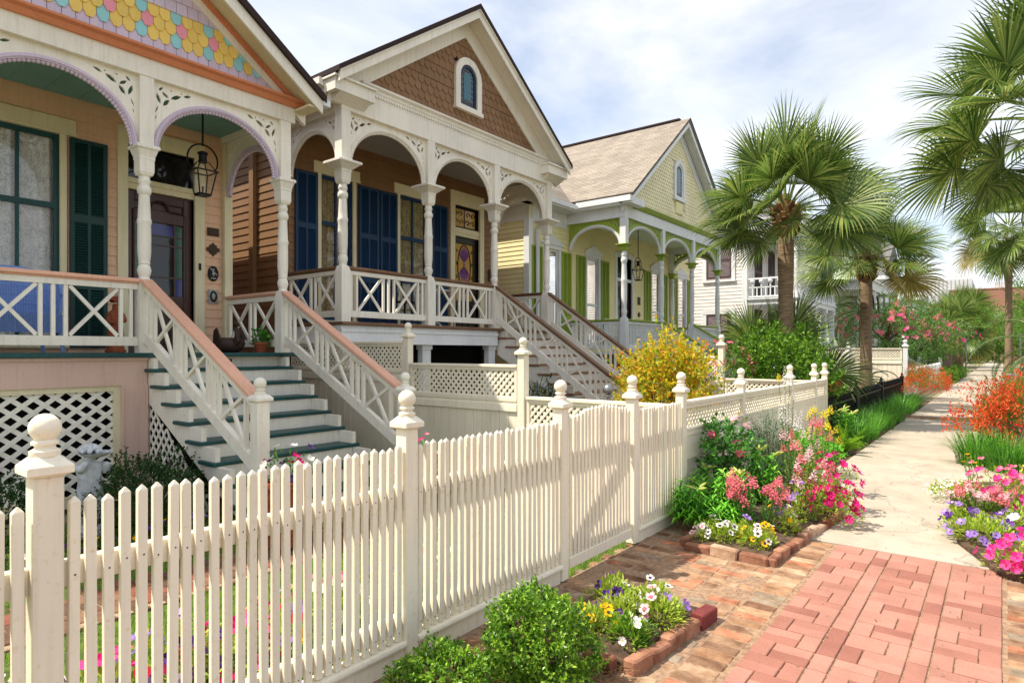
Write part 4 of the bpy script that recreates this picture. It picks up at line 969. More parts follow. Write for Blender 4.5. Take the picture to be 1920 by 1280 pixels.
attic(h3, XG, 18.1, .26, 6.25, 7.28, 'coolwhite', 'coolwhite'); ub('louver_panel', 'yellow', h3, XG, XG+.06, 17.84, 18.36, 5.78, 6.12)
rake(h3, 'rake_board', 'coolwhite', XG-.02, XG+.05, YC, HF-.05, ZB, SL, -.34, 0); rake(h3, 'soffit', 'coolwhite', XG+.05, XF+.34, YC, HF, ZB, SL, -.012, .0); rake(h3, 'fascia', 'coolwhite', XF+.34, XF+.37, YC, HF+.02, ZB, SL, -.14, .05)
# tan roof in overlapping courses
def courses(h, yc, half, zb, slope, xb, xf, side, rows):
    mb = MB(); L = half*math.hypot(1, slope)
    for i in range(rows):
        a, b = i/rows, (i+1.25)/rows; b = min(b, 1)
        ya, yb = yc+side*half*(1-a), yc+side*half*(1-b); za, zb_ = zb+half*slope*a, zb+half*slope*b
        mb.add([(xb,ya,za+.10),(xf,ya,za+.10),(xf,yb,zb_+.085),(xb,yb,zb_+.085),(xb,ya,za+.075),(xf,ya,za+.075)], [(0,1,2,3),(4,5,1,0)])
    return part('roof', mb, 'tanroof', h, kind='stuff')
roof_gable(h3, 'greyroof', -20, XF+.40, YC, HF+.04, ZB, SL, .05)
courses(h3, YC, HF+.08, ZB-.02, SL, -20, XF+.42, -1, 44); courses(h3, YC, HF+.08, ZB-.02, SL, -20, XF+.42, 1, 44)
part('ridge_cap', MB().bar((-20, YC, ZB+3.62*SL+.14), (XF+.1, YC, ZB+3.62*SL+.14), .2, .05), 'darkroof', h3)
# lower roof over the side bay
mb = MB()
for i in range(30):
    a, b = i/30, min(1, (i+1.25)/30); xa, xb_ = -9.05-3.6*a, -9.05-3.6*b; za, zb_ = 5.50+2.86*a, 5.50+2.86*b
    mb.add([(xa,12.5,za+.06),(xa,15.0,za+.06),(xb_,15.0+3*b,zb_+.045),(xb_,12.5+1.6*b,zb_+.045),(xa,12.5,za+.03),(xa,15.0,za+.03)], [(0,1,2,3),(4,5,1,0)])
part('roof', mb, 'tanroof', h3, kind='stuff')
part('gutter', MB().box(-9.08, -8.95, 12.5, 14.42, 5.42, 5.54).box(-14, -8.96, 12.45, 12.55, 5.42, 5.54).extr([(14.34,5.46),(14.48,5.46),(14.5,5.60),(14.34,5.60)], -9.0, XF+.36, YZ), 'coolwhite', h3)
part('eave_soffit', MB().box(-9.5, -9.0, 12.55, 14.5, 5.38, 5.42).box(-14, -9.0, 12.5, 12.9, 5.38, 5.42).box(-9.0, XF+.1, 14.40, 14.75, 5.40, 5.46), 'coolwhite', h3)
for y0 in (14.4, 21.0): part('cornice_return', MB().box(XF+.03, XF+.34, y0, y0+.8, 5.42, 5.60), 'coolwhite', h3)
lantern('black gas lantern hanging in the yellow cottage porch', (-8.5, 17.0, 3.75), 5.3)
# ================================================================= fences
rnd = random.Random(11); FX = -2.52
PM = [MB().add([(-.013,-.0165,0),(.013,-.0165,0),(.013,.0165,0),(-.013,.0165,0),(-.013,-.0165,h-.022),(.013,-.0165,h-.022),(.013,.0165,h-.022),(-.013,.0165,h-.022),(0,0,h)], BOXF[:1]+BOXF[2:]+[(4,5,8),(5,6,8),(6,7,8),(7,4,8)]).mesh('cream', None, .0025, fix=True) for h in (1.03, 1.035, 1.025)]
M['nail'] = plain('rusty nail', S(84, 58, 42), .7, .3, .3, 40)
nails = [MB().add([(.0140, dy+.0036*math.cos(a), z+.0036*math.sin(a)) for a in [k*math.pi/3 for k in range(6)]], [(0,1,2,3,4,5)]).mesh('nail') for dy, z in ((.002,.775),(-.003,.045),(.0,.76),(.003,.06))]
post_m = post_mesh('cream', .043, 1.235, .066)
def pickets(t, y0, y1, pitch=.0552, top=None, z=.125):
    n = round((y1-y0)/pitch); k = (y1-y0)/n
    for i in range(n):
        y = y0+(i+.5)*k; h = top((i+.5)/n) if top else 1.0
        pk_ = obj('picket', PM[rnd.randrange(3)], t, (FX+.012+rnd.uniform(-.002,.002), y+rnd.uniform(-.002,.002), z+rnd.uniform(-.004,.004)), (rnd.uniform(-.006,.006), rnd.uniform(-.004,.004), rnd.uniform(-.05,.05)), (1,1,h))
        for q in (0, 1):
            if rnd.random() < .75: obj('nail', nails[q+2*rnd.randrange(2)], pk_, pk_.location, pk_.rotation_euler)
def span(t, y0, y1, board=True):
    part('top_rail', MB().box(FX-.042, FX-.002, y0, y1, .845, .935), 'cream', t, bevel=.004)
    part('bottom_rail', MB().box(FX-.042, FX-.002, y0, y1, .16, .25), 'cream', t, bevel=.004)
    part('ledge', MB().extr([(FX-.045,.09),(FX+.05,.09),(FX+.054,.105),(FX+.048,.122),(FX-.045,.124)], y0, y1, XZ), 'cream', t, bevel=.003)
    part('kick_board', MB().box(FX-.01, FX+.03, y0, y1, -.03, .09), 'cream', t, bevel=.004)
fa = thing('picket_fence', 'long cream picket fence with ball-topped posts before the teal steps', 'fence', (FX, 1.5, 0))
PY = [-.95, .70, 2.32, 3.81]
for y in PY: post(fa, post_m, FX, y)
for a, b in zip(PY[:-1], PY[1:]): span(fa, a+.043, b-.043); pickets(fa, a+.048, b-.048)
gt = thing('picket_gate', 'cream picket gate with arched top and diagonal brace', 'gate', (FX, 4.37, 0))
part('gate_rail', MB().box(FX-.042, FX-.002, 3.90, 4.85, .845, .935), 'cream', gt, bevel=.004); part('gate_rail', MB().box(FX-.042, FX-.002, 3.90, 4.85, .16, .25), 'cream', gt, bevel=.004)
part('gate_brace', MB().bar((FX-.022, 3.93, .26), (FX-.022, 4.82, .84), .038, .085), 'cream', gt, bevel=.004)
part('gate_board', MB().box(FX-.0, FX+.03, 3.89, 4.86, .06, .14), 'cream', gt, bevel=.004)
pickets(gt, 3.89, 4.86, .053, lambda u: 1.0+.075*math.sin(math.pi*u), .13)
fb = thing('picket_fence', 'short run of cream picket fence between the gate and the flower bed', 'fence', (FX, 5.4, 0))
for y in (4.93, 5.98): post(fb, post_m, FX, y)
span(fb, 4.973, 5.937); pickets(fb, 4.985, 5.925, .0535)
# lattice-topped front fence
fl = thing('lattice_fence', 'cream solid fence with lattice top behind the flower bed', 'fence', (FX, 9.2, 0))
PL = [5.98, 7.80, 10.05, 11.6, 12.4]
for y in PL[1:]: post(fl, post_m, FX, y)
for a, b in zip(PL[:-1], PL[1:]):
    a += .043; b -= .043
    part('top_rail', MB().box(FX-.05, FX+.05, a, b, 1.115, 1.15).box(FX-.03, FX+.03, a, b, 1.07, 1.115), 'cream', fl, bevel=.004)
    p = part('lattice_panel', MB().box(FX-.03, FX+.035, a, b, .80, .86).box(FX-.045, FX+.05, a, b, .86, .88), 'cream', fl, bevel=.003)
    lattice(p, lambda u, z, dd: (FX-.008+dd, u, z), a, b, .875, 1.075, .082, .082, .026, 'cream', .007)
    part('board', MB().box(FX-.02, FX+.02, a, b, .56, .80), 'cream', fl); part('board', MB().box(FX-.035, FX-.005, a, b, 0, .56), 'cream', fl)
# side fence between the two cottages, stepping down to the street
fs = thing('side_fence', 'cream board fence with lattice top stepping down beside the teal steps', 'fence', (-4.8, 5.93, 0))
YF = 5.93
tall = post_mesh('cream', .05, 1.83, .076); mid = post_mesh('cream', .05, 1.60, .076)
post(fs, tall, -6.42, YF); post(fs, mid, -4.45, YF)
def side(x0, x1, top, lat, low):
    part('top_rail', MB().box(x0, x1, YF-.05, YF+.05, top-.035, top).box(x0, x1, YF-.03, YF+.03, top-.075, top-.035), 'cream', fs, bevel=.004)
    p = part('lattice_panel', MB().box(x0, x1, YF-.035, YF+.03, lat-.05, lat).box(x0, x0+.04, YF-.03, YF+.03, lat, top-.075).box(x1-.04, x1, YF-.03, YF+.03, lat, top-.075), 'cream', fs, bevel=.003)
    lattice(p, lambda u, z, dd: (u, YF-.004-dd, z), x0+.03, x1-.03, lat-.005, top-.07, .088, .088, .03, 'cream', .007)
    part('board_rail', MB().box(x0, x1, YF-.04, YF+.03, low-.09, low), 'cream', fs, bevel=.004)
    n = max(2, int((x1-x0)/.14))
    for i in range(n):
        a = x0+(x1-x0)*i/n; part('board', MB().box(a+.003, a+(x1-x0)/n-.003, YF-.012, YF+.012, 0, low-.09), 'cream', fs, bevel=.004)
    ub('board', 'cream', fs, x0, x1, YF-.02, YF+.02, low, lat-.05)
side(-9.4, -6.49, 1.79, 1.40, 1.31); side(-6.35, -4.52, 1.49, 1.10, 1.02); side(-4.38, -2.59, 1.12, .80, .72)
# second side fence, between brown and yellow cottages
f2 = thing('side_fence', 'cream lattice-topped side fence beyond the gold shrub', 'fence', (-4.4, 12.3, 0)); fs = f2; YF = 12.3
post(f2, post_mesh('cream', .055, 1.75, .085), -4.35, YF)
side(-6.4, -4.42, 1.55, 1.15, 1.06); side(-4.28, -2.59, 1.12, .80, .72)
# ================================================================= plant builders
def leafq(mb, p, d, n, l, w, fold=.15, tip=None):
    s = d.cross(n)
    if s.length < 1e-4: s = d.cross(Vector((.3,.5,.8)))
    s.normalize(); n = s.cross(d); m = p+d*l*.5
    mb.add([p, m+s*w*.5+n*w*fold, tip or p+d*l, m-s*w*.5+n*w*fold], [(0,1,2),(0,2,3)])
def rdir(r):
    z = r.uniform(-1, 1); a = r.uniform(0, 6.2832); q = math.sqrt(1-z*z); return Vector((q*math.cos(a), q*math.sin(a), z))
def lump(d, ph): return 1+.16*math.sin(3.1*d.x*2+ph)+.13*math.sin(4.3*d.y*2+ph*1.7)+.12*math.sin(5.2*d.z+ph*2.3+3*d.x)
def foliage(c, rad, nt, per, l, w, seed, mat, inner=.55, upb=.3, tw=.16, flat=None, trim=None, ph=None):
    """clusters of leaves on twigs that fill a lumpy volume"""
    r = random.Random(seed); mb = MB(); c = Vector(c); ph = seed if ph is None else ph
    for i in range(nt):
        d = rdir(r); q = inner+(1-inner)*r.random()**.6; k = q*lump(d, ph)
        p = c+Vector((d.x*rad[0]*k, d.y*rad[1]*k, d.z*rad[2]*k))
        if p.z < .02: p.z = .02+r.random()*.05
        ax = (Vector((d.x, d.y, d.z))+Vector((0,0,upb))+rdir(r)*.45).normalized()
        for j in range(per):
            t = tw*j/per; b = p+ax*t; ld = (ax*.75+rdir(r)).normalized(); n = (rdir(r)*.8+Vector((0,0,.8))).normalized()
            s = r.uniform(.7, 1.25); leafq(mb, b, ld, n, l*s, w*s)
    return mb.mesh(mat)
def stems(c, rad, n, seed, mat, r0=.012):
    r = random.Random(seed); mb = MB(); c = Vector(c)
    for i in range(n):
        d = rdir(r); d.z = abs(d.z)*.9+.2; e = c+Vector((d.x*rad[0]*.75, d.y*rad[1]*.75, rad[2]*d.z*.6)); b = Vector((c.x+r.uniform(-.06,.06), c.y+r.uniform(-.06,.06), 0))
        m = (b+e)/2+Vector((0,0,.1*rad[2])); mb.tube([b, m, e], [r0, r0*.7, r0*.35], 5)
    return mb.mesh(mat)
def shrub(name, label, cat, loc, rad, zc, nt, per, l, w, mat, seed, group=None, inner=.5, nst=9, upb=.3, tw=.16, smat='bark', r0=.012):
    t = thing(name, label, cat, loc, 0, group); x, y = loc[0], loc[1]; z = loc[2] if len(loc) > 2 else 0
    obj('foliage', foliage((x, y, z+zc), rad, nt, per, l, w, seed, mat, inner, upb, tw), t, kind='stuff')
    obj('stem', stems((x, y, z+zc), rad, nst, seed, smat, r0), t, kind='stuff')
    return t
def blades(c, n, h, spread, w, seed, mat, z0=0, droop=1., seg=4):
    r = random.Random(seed); mb = MB()
    for i in range(n):
        a = r.uniform(0, 6.2832); q = r.random()**.5*spread*.28; b = Vector((c[0]+q*math.cos(a), c[1]+q*math.sin(a), z0)); a += r.uniform(-.5,.5)
        L = h*r.uniform(.75, 1.3); e = r.uniform(.15, .95)*droop; hd = Vector((math.cos(a), math.sin(a), 0)); sd = Vector((-hd.y, hd.x, 0))
        vs = []; 
        p = b.copy(); ang = math.pi/2-e*.35
        for k in range(seg+1):
            ww = w*(1-(k/seg)**2*.92); vs += [p-sd*ww/2, p+sd*ww/2]
            p = p+(hd*math.cos(ang)+Vector((0,0,math.sin(ang))))*L/seg; ang -= e*1.5/seg*1.3
        mb.add(vs, [(2*k, 2*k+1, 2*k+3, 2*k+2) for k in range(seg)])
    return mb.mesh(mat)
# ---- blossoms, face up (+z)
def petals(n, r, w, mat, cup=.25, cen=None, cr=.3, off=.5, wave=0, cz=.02):
    mb = MB()
    for i in range(n):
        a = 2*math.pi*i/n; c, s = math.cos(a), math.sin(a); P = [(.08,0),(.5,-w*.8),(.85,-w),(1.0,-w*.4),(1.0,w*.4),(.85,w),(.5,w*.8)]
        mb.add([((c*u-s*v)*r, (s*u+c*v)*r, cup*r*u*u+(.02*r if i % 2 else 0)+wave*r*math.sin(v*9)*u) for u, v in P], [tuple(range(7))])
    nf = len(mb.f)
    if cen:
        k = 9; mb.add([(cr*r*math.cos(2*math.pi*i/k)*(1.25 if i % 2 else .8), cr*r*math.sin(2*math.pi*i/k)*(1.25 if i % 2 else .8), r*(cz+cup*cr*cr*1.6)+.0022) for i in range(k)], [tuple(range(k))])
    me = mb.mesh(mat)
    if cen:
        me.materials.append(M[cen])
        for p in me.polygons:
            if p.index >= nf: p.material_index = 1
    return me
def floret(mat, r=.014, n=14, h=.12, seed=1):
    rr = random.Random(seed); mb = MB()
    for i in range(n):
        t = i/n; a = i*2.4; k = (1-t*.75); q = r*1.1*k; z = h*t
        c = Vector((q*math.cos(a), q*math.sin(a), z)); d = Vector((math.cos(a), math.sin(a), .25))
        for j in range(4):
            dd = (d+rdir(rr)*.7).normalized(); leafq(mb, c, dd, Vector((0,0,1)), r*1.9*k, r*1.5*k, .3)
    return mb.mesh(mat)
def rose_mesh(mat, r=.035):
    mb = MB(); rr = random.Random(5)
    for ring, (n, q, up) in enumerate(((3, .25, 1.1), (5, .5, .8), (6, .8, .35))):
        for i in range(n):
            a = 2*math.pi*i/n+ring; d = Vector((math.cos(a), math.sin(a), up)).normalized(); p = Vector((math.cos(a)*r*q*.5, math.sin(a)*r*q*.5, -r*.2))
            leafq(mb, p, d, Vector((-math.cos(a), -math.sin(a), .6)), r*1.1, r*1.0, .3)
    return mb.mesh(mat)
BL = {}
def B(k):
    if k not in BL:
        f = {'pansy_white': lambda: petals(5, .031, .42, 'pwhite', .22, 'pdark', .40, wave=.05), 'pansy_yellow': lambda: petals(5, .030, .42, 'pyellow', .22, 'pdark', .36, wave=.05),
             'pansy_purple': lambda: petals(5, .030, .44, 'ppurple', .22, 'pdark', .35), 'pansy_red': lambda: petals(5, .027, .55, 'pred', .1, 'pwhite', .3), 'pansy_pink': lambda: petals(5, .029, .44, 'prose', .25, 'ppink', .4),
             'marigold': lambda: petals(9, .025, .4, 'pyellow', .5, 'pyellow', .3), 'petunia_magenta': lambda: petals(5, .034, .44, 'pmagenta', .5, wave=.07, cen='pdark', cr=.16, cz=.03), 'petunia_hot': lambda: petals(5, .036, .44, 'phot', .5, wave=.07, cen='pmagenta', cr=.2),
             'petunia_mauve': lambda: petals(5, .034, .44, 'pmauve', .5, wave=.07, cen='ppurple', cr=.22), 'petunia_purple': lambda: petals(5, .032, .44, 'ppurple', .5, wave=.07, cen='pdark', cr=.2), 'petunia_white': lambda: petals(5, .032, .44, 'pwhite', .5, wave=.07, cen='psnapy', cr=.12),
             'petunia_pink': lambda: petals(5, .032, .44, 'ppink', .5, wave=.07, cen='pwhite', cr=.16), 'orange': lambda: petals(6, .028, .5, 'porange', .5, 'pyellow', .25),
             'snap_pink': lambda: floret('psalmon', .017, 16, .11, 1), 'snap_pale': lambda: floret('prose', .016, 16, .12, 2), 'snap_yellow': lambda: floret('psnapy', .018, 16, .10, 3), 'snap_white': lambda: floret('pwhite', .016, 26, .24, 4), 'snap_coral': lambda: floret('ppink', .017, 14, .09, 6),
             'rose': lambda: rose_mesh('prose'), 'rose_pink': lambda: rose_mesh('ppink', .034)}[k]
        BL[k] = f()
    return BL[k]
def bloom_plant(name, label, cat, loc, rad, h, kinds, nb, seed, leaf='petleaf', nl=160, ll=.045, lw=.02, group=None, tilt=.7, rim=0., sc=1., z0=.05):
    """low mound of leaves dotted with blossoms, each blossom a part"""
    r = random.Random(seed); t = thing(name, label, cat, (loc[0], loc[1], 0), 0, group); x, y = loc[0], loc[1]; mb = MB()
    for i in range(nl):
        d = rdir(r); d.z = abs(d.z); k = (.35+.65*r.random()**.6)*lump(d, seed)
        p = Vector((x+d.x*rad*k, y+d.y*rad*k, z0+d.z*h*k*.92)); o = (d+rdir(r)*.7+Vector((0,0,.3))).normalized()
        leafq(mb, p, o, (Vector((0,0,1))+rdir(r)*.5).normalized(), ll*r.uniform(.6,1.3), lw*r.uniform(.7,1.3))
    obj('foliage', mb.mesh(leaf), t, kind='stuff')
    for i in range(nb):
        d = rdir(r); d.z = abs(d.z)*.9+.12; d.normalize(); k = lump(d, seed)*r.uniform(.92, 1.1)
        p = (x+d.x*rad*k, y+d.y*rad*k, z0+d.z*h*k+.012)
        dd = (d+Vector((.25,-.55,.35))*tilt+rdir(r)*.3).normalized(); q = dd.to_track_quat('Z', 'Y').to_euler(); s = r.uniform(.8, 1.2)*sc
        obj('blossom', B(r.choice(kinds)), t, p, q, (s, s, s))
    return t
def spike_plant(name, label, cat, loc, n, h, spread, kinds, seed, leaf='snapleaf', group=None, z0=.04, lean=(0,0), lpl=40, ll=.05):
    r = random.Random(seed); t = thing(name, label, cat, (loc[0], loc[1], 0), 0, group); x, y = loc[0], loc[1]; st = MB(); lv = MB()
    for i in range(n):
        a = r.uniform(0, 6.28); q = r.random()**.5*spread; hh = h*r.uniform(.65, 1.1)
        b = Vector((x+q*.4*math.cos(a), y+q*.4*math.sin(a), z0)); e = Vector((x+q*math.cos(a)+lean[0]*hh, y+q*math.sin(a)+lean[1]*hh, z0+hh))
        m = (b+e)/2+Vector((r.uniform(-.03,.03), r.uniform(-.03,.03), 0)); st.tube([b, m, e], [.005, .004, .003], 5)
        for j in range(lpl):
            u = r.random()**.8*.95; p = b.lerp(e, u); d = (rdir(r)+Vector((0,0,.45))).normalized(); leafq(lv, p, d, Vector((0,0,1)), ll*(1.1-u*.7)*r.uniform(.7,1.2), ll*.26)
        dd = (e-m).normalized(); obj('flower_spike', B(r.choice(kinds)), t, e-dd*.02, dd.to_track_quat('Z', 'Y').to_euler(), (1,1,1))
    obj('stem', st.mesh('stem'), t, kind='stuff'); obj('foliage', lv.mesh(leaf), t, kind='stuff')
    return t
def lily(label, loc, h, n, seed, group=None, buds=4, z0=.05):
    r = random.Random(seed); t = thing('lily_plant', label, 'lily', (loc[0], loc[1], 0), 0, group); st = MB(); lv = MB(); BUD = BL.get('bud')
    if BUD is None: BUD = BL['bud'] = MB().lathe([(.002,0),(.009,.02),(.013,.06),(.011,.09),(.002,.115)], n=8).mesh('bud', 60)
    for i in range(n):
        b = Vector((loc[0]+r.uniform(-.12,.12), loc[1]+r.uniform(-.12,.12), z0)); hh = h*r.uniform(.7, 1.08); e = b+Vector((r.uniform(-.06,.06), r.uniform(-.06,.06), hh))
        st.tube([b, e], [.007, .005], 6)
        for j in range(46):
            u = .06+.92*j/46; p = b.lerp(e, u); a = j*2.4; hd = Vector((math.cos(a), math.sin(a), 0)); sd = Vector((-hd.y, hd.x, 0)); L = .17*(1.1-.55*u)*r.uniform(.8,1.2); w = .019
            q1 = p+hd*L*.5+Vector((0,0,L*.30)); q2 = p+hd*L+Vector((0,0,L*.05))
            lv.add([p-sd*w*.3, p+sd*w*.3, q1+sd*w*.5, q1-sd*w*.5, q2], [(0,1,2,3),(3,2,4)])
        if i < buds or buds > 50:
            for j in range(r.randrange(2, 5)):
                a = r.uniform(0, 6.28); d = Vector((math.cos(a), math.sin(a), r.uniform(.15,.8))).normalized(); obj('bud', BUD, t, e-Vector((0,0,.01)), d.to_track_quat('Z', 'Y').to_euler(), (1,1,r.uniform(.9,1.2)))
    obj('stem', st.mesh('stem', 60), t, kind='stuff'); obj('foliage', lv.mesh('lilyleaf'), t, kind='stuff')
    return t
def fan_frond(el, Lp, Lf, seed, mat, nl=60, droop=1., w=.046, roll=0.):
    """fan leaf with petiole, pointing along +x at elevation el, tips drooping under their weight"""
    r = random.Random(seed); pet = MB(); mb = MB(); p = Vector((0,0,0)); a = el; pts = [p.copy()]
    for i in range(6):
        a -= .05*min(droop,1.2); p = p+Vector((math.cos(a), 0, math.sin(a)))*Lp/6; pts.append(p.copy())
    pet.tube(pts, [.026, .022, .018, .016, .015, .014, .013], 5)
    ax = Vector((math.cos(a), 0, math.sin(a))); sd = Vector((0,1,0)); nm = sd.cross(ax)*-1
    if nm.z < 0: nm = -nm
    sd, nm = sd*math.cos(roll)+nm*math.sin(roll), nm*math.cos(roll)-sd*math.sin(roll)
    for i in range(nl):
        u = (i+.5)/nl*2-1; th = u*2.2+r.uniform(-.02,.02); base = p+ax*(.20*(1-abs(u)))
        d = (ax*math.cos(th)+sd*math.sin(th)+nm*(.30*abs(u)+.04*(i % 2))).normalized()
        L = Lf*(1-.30*abs(u)**2)*r.uniform(.9, 1.1); seg = 7; q = base.copy(); vs = []; dd = d.copy(); k2 = r.uniform(.5, 1.4)
        for k in range(seg+1):
            t = k/seg; ww = w*(.25+1.5*t if t < .5 else max(.04, (1-t)/.5)**.9); s2 = dd.cross(nm)
            if s2.length < .05: s2 = sd.copy()
            s2.normalize(); up = s2.cross(dd)
            vs += [q-s2*ww/2+up*ww*.16, q, q+s2*ww/2+up*ww*.16]
            dd = (dd+Vector((0,0,-1))*(.01+.34*droop*max(0, t-.35)*k2)).normalized(); q = q+dd*L/seg
        mb.add(vs, [(3*k+c, 3*k+c+1, 3*k+c+4, 3*k+c+3) for k in range(seg) for c in (0, 1)])
    return pet.mesh('petiole', 60), mb.mesh(mat)
FR = {}
def palm(label, loc, H, tr, crown, seed, n=34, Lp=.95, Lf=1.05, group=None, mat='palmleaf', boots=True, low=-50, key='a', lean=(0,0)):
    r = random.Random(seed); t = thing('fan_palm', label, 'palm tree', loc, 0, group); x, y, z = loc; top = Vector((x+lean[0], y+lean[1], z+H))
    mb = MB(); pts = []; rr = []
    for i in range(26):
        u = i/25; pts.append((x+lean[0]*u*u, y+lean[1]*u*u, z+H*u)); rr.append(tr*(1.18-.25*min(1, u*4)+.05*math.sin(u*9)+.015*(-1)**i))
    mb.tube(pts, rr, 20); obj('trunk', mb.mesh('palmtrunk', 60), t)
    if boots:
        bt = MB().add([(-.0,-.07,0),(.0,.07,0),(.12,.045,.16),(.12,-.045,.16),(-.03,-.06,.02),(-.03,.06,.02),(.09,.03,.19),(.09,-.03,.19)], BOXF).mesh('palmboot', fix=True)
        for i in range(54):
            u = i/54; a = i*2.399; q = tr*(.92+.3*u); obj('leaf_base', bt, t, (top.x+q*math.cos(a), top.y+q*math.sin(a), top.z-.22+u*.62), (0, r.uniform(-.1,.2), a+r.uniform(-.3,.3)), (1.05, 1.15, r.uniform(.9,1.3)))
        part('heart', MB().lathe([(tr*.9,-.15),(tr*1.15,.2),(tr*1.0,.5),(tr*.4,.8)], c=tuple(top), n=12), 'palmboot', t, 60)
    els = [85, 66, 50, 35, 20, 6, -12]
    for e in els:
        for v in (0, 1, 2):
            k = (key, e, v)
            if k not in FR: FR[k] = fan_frond(R(e), Lp*(1 if e < 50 else .85), Lf, int(e*7+v+500), mat if e > -5 or v < 2 else 'palmdry', droop=.7+(.0 if e > 55 else .4 if e > 30 else 1.1), roll=(0, .8, -.8)[v])
    for i in range(n):
        u = (i+.5)/n; e = 88-(88-low)*u**.85; e0 = min(els, key=lambda q: abs(q-e)); a = i*2.399+r.uniform(-.25,.25); f = FR[(key, e0, r.randrange(3))]; s = r.uniform(.88, 1.12)*crown
        zz = top.z+.25+.45*(1-u); L0 = (top.x+.12*math.cos(a), top.y+.12*math.sin(a), zz); rt = (r.uniform(-.15,.15), R(e0-e)*.8, a)
        fo = obj('frond', f[1], t, L0, rt, (s, s, s)); obj('petiole', f[0], fo, L0, rt, (s, s, s))
    return t
def feather_frond(el, L, seed, mat, nl=44, ll=.5, droop=1.):
    r = random.Random(seed); mb = MB(); p = Vector((0,0,0)); a = el; pts = [p.copy()]; ax = []
    for i in range(14):
        a -= .10*droop*(1+i*.06); d = Vector((math.cos(a), 0, math.sin(a))); ax.append(d); p = p+d*L/14; pts.append(p.copy())
    st = MB().tube(pts, [.03*(1-.85*i/14) for i in range(15)], 5)
    for i in range(nl):
        u = .12+.86*i/nl; k = min(13, int(u*14)); b = pts[k].lerp(pts[k+1], u*14-k); d = ax[k]; l = ll*math.sin(math.pi*(.15+.8*u))*r.uniform(.85,1.1)
        for s in (-1, 1):
            q = (d*.55+Vector((0,s,0))*.85+Vector((0,0,.15))).normalized(); m = b+q*l*.5; e = m+(q+Vector((0,0,-.75))).normalized()*l*.55; w = .022*(ll/.5); n_ = Vector((0,0,1)).cross(q).normalized()*w/2
            mb.add([b-n_*.5, b+n_*.5, m+n_, m-n_, e], [(0,1,2,3),(3,2,4)])
    return st.mesh('petiole', 60), mb.mesh(mat)
def feather_palm(label, loc, H, tr, L, seed, n=18, mat='darkpalm', ll=.5, name='feather_palm', key='f', els=(70, 45, 20, 0, -20), cat='palm tree', trunk='palmtrunk', group=None):
    r = random.Random(seed); t = thing(name, label, cat, loc, 0, group); x, y, z = loc
    obj('trunk', MB().tube([(x,y,z),(x,y,z+H*.5),(x,y,z+H)], [tr*1.2, tr, tr*.9], 14).mesh(trunk, 60), t)
    for e in els:
        if (key, e) not in FR: FR[(key, e)] = feather_frond(R(e), L, int(e)+77, mat, ll=ll)
    for i in range(n):
        e = els[min(len(els)-1, int(i/n*len(els)))]; f = FR[(key, e)]; a = i*2.399+r.uniform(-.2,.2); s = r.uniform(.85,1.1); fo = obj('frond', f[1], t, (x,y,z+H), (0,0,a), (s,s,s)); obj('midrib', f[0], fo, (x,y,z+H), (0,0,a), (s,s,s))
    return t
def tree(name, label, loc, H, crown, seed, mat, nt=700, per=8, l=.16, w=.06, zc=None, tr=.16, cat='tree', group=None, nl=7, blos=None, nb=0, smul=1., inner=.35, tw=.4):
    r = random.Random(seed); t = thing(name, label, cat, loc, 0, group); x, y, z = loc; zc = zc or H-crown[2]; mb = MB()
    mb.tube([(x,y,z),(x+.05,y,z+zc*.5),(x,y+.05,z+zc)], [tr, tr*.8, tr*.55], 9)
    obj('trunk', mb.mesh('bark', 60), t); lb = MB()
    for i in range(nl):
        d = rdir(r); d.z = abs(d.z)*.7+.1; b = Vector((x, y, z+zc*r.uniform(.45,.9))); e = Vector((x+d.x*crown[0]*.7, y+d.y*crown[1]*.7, z+zc+d.z*crown[2]*.7)); lb.tube([b, b.lerp(e,.5)+Vector((0,0,.15)), e], [tr*.45, tr*.3, tr*.1], 6)
    obj('limb', lb.mesh('bark', 60), t, kind='stuff')
    obj('crown', foliage((x, y, z+zc), crown, nt, per, l, w, seed, mat, inner, .2, tw), t, kind='stuff')
    for i in range(nb):
        d = rdir(r); d.z = abs(d.z)*.9-.15; k = lump(d, seed)*1.02; s = r.uniform(.8,1.3)*smul
        obj('blossom', B(r.choice(blos)), t, (x+d.x*crown[0]*k, y+d.y*crown[1]*k, z+zc+d.z*crown[2]*k), (d+Vector((0,0,.3))).to_track_quat('Z','Y').to_euler(), (s,s,s))
    return t
# ================================================================= planting, street side
rnd = random.Random(23)
shrub('boxwood', 'round clipped boxwood beside the small brick-rimmed bed', 'shrub', (-1.84, 2.56), (.25,.25,.215), .215, 2000, 7, .022, .012, 'boxleaf', 3, inner=.6, tw=.05, upb=.6)
shrub('boxwood', 'low boxwood at the foot of the picket fence post', 'shrub', (-2.06, 2.10), (.21,.21,.13), .11, 1100, 7, .022, .012, 'boxleaf', 4, inner=.6, tw=.05, upb=.6)
mb = MB()
for i in range(900):
    x, y = rnd.uniform(-2.1,-1.5), rnd.uniform(2.35,3.0); a = rnd.uniform(0,6.28); l = rnd.uniform(.05,.13); mb.tube([(x,y,.012+rnd.random()*.02),(x+l*math.cos(a),y+l*math.sin(a),.01+rnd.random()*.035)], .0016, 3, False)
o = obj('pine_straw', mb.mesh('straw'), kind='stuff'); o['label'] = 'dry pine straw mulch round the boxwood'; o['category'] = 'mulch'
G = 'bedding flowers in the small brick-rimmed bed'; c = 'flower'
bloom_plant('pansy', 'white pansies with dark blotches in the small brick-rimmed bed', c, (-1.72,3.62), .17, .13, ['pansy_white'], 16, 1, nl=900, ll=.042, lw=.014)
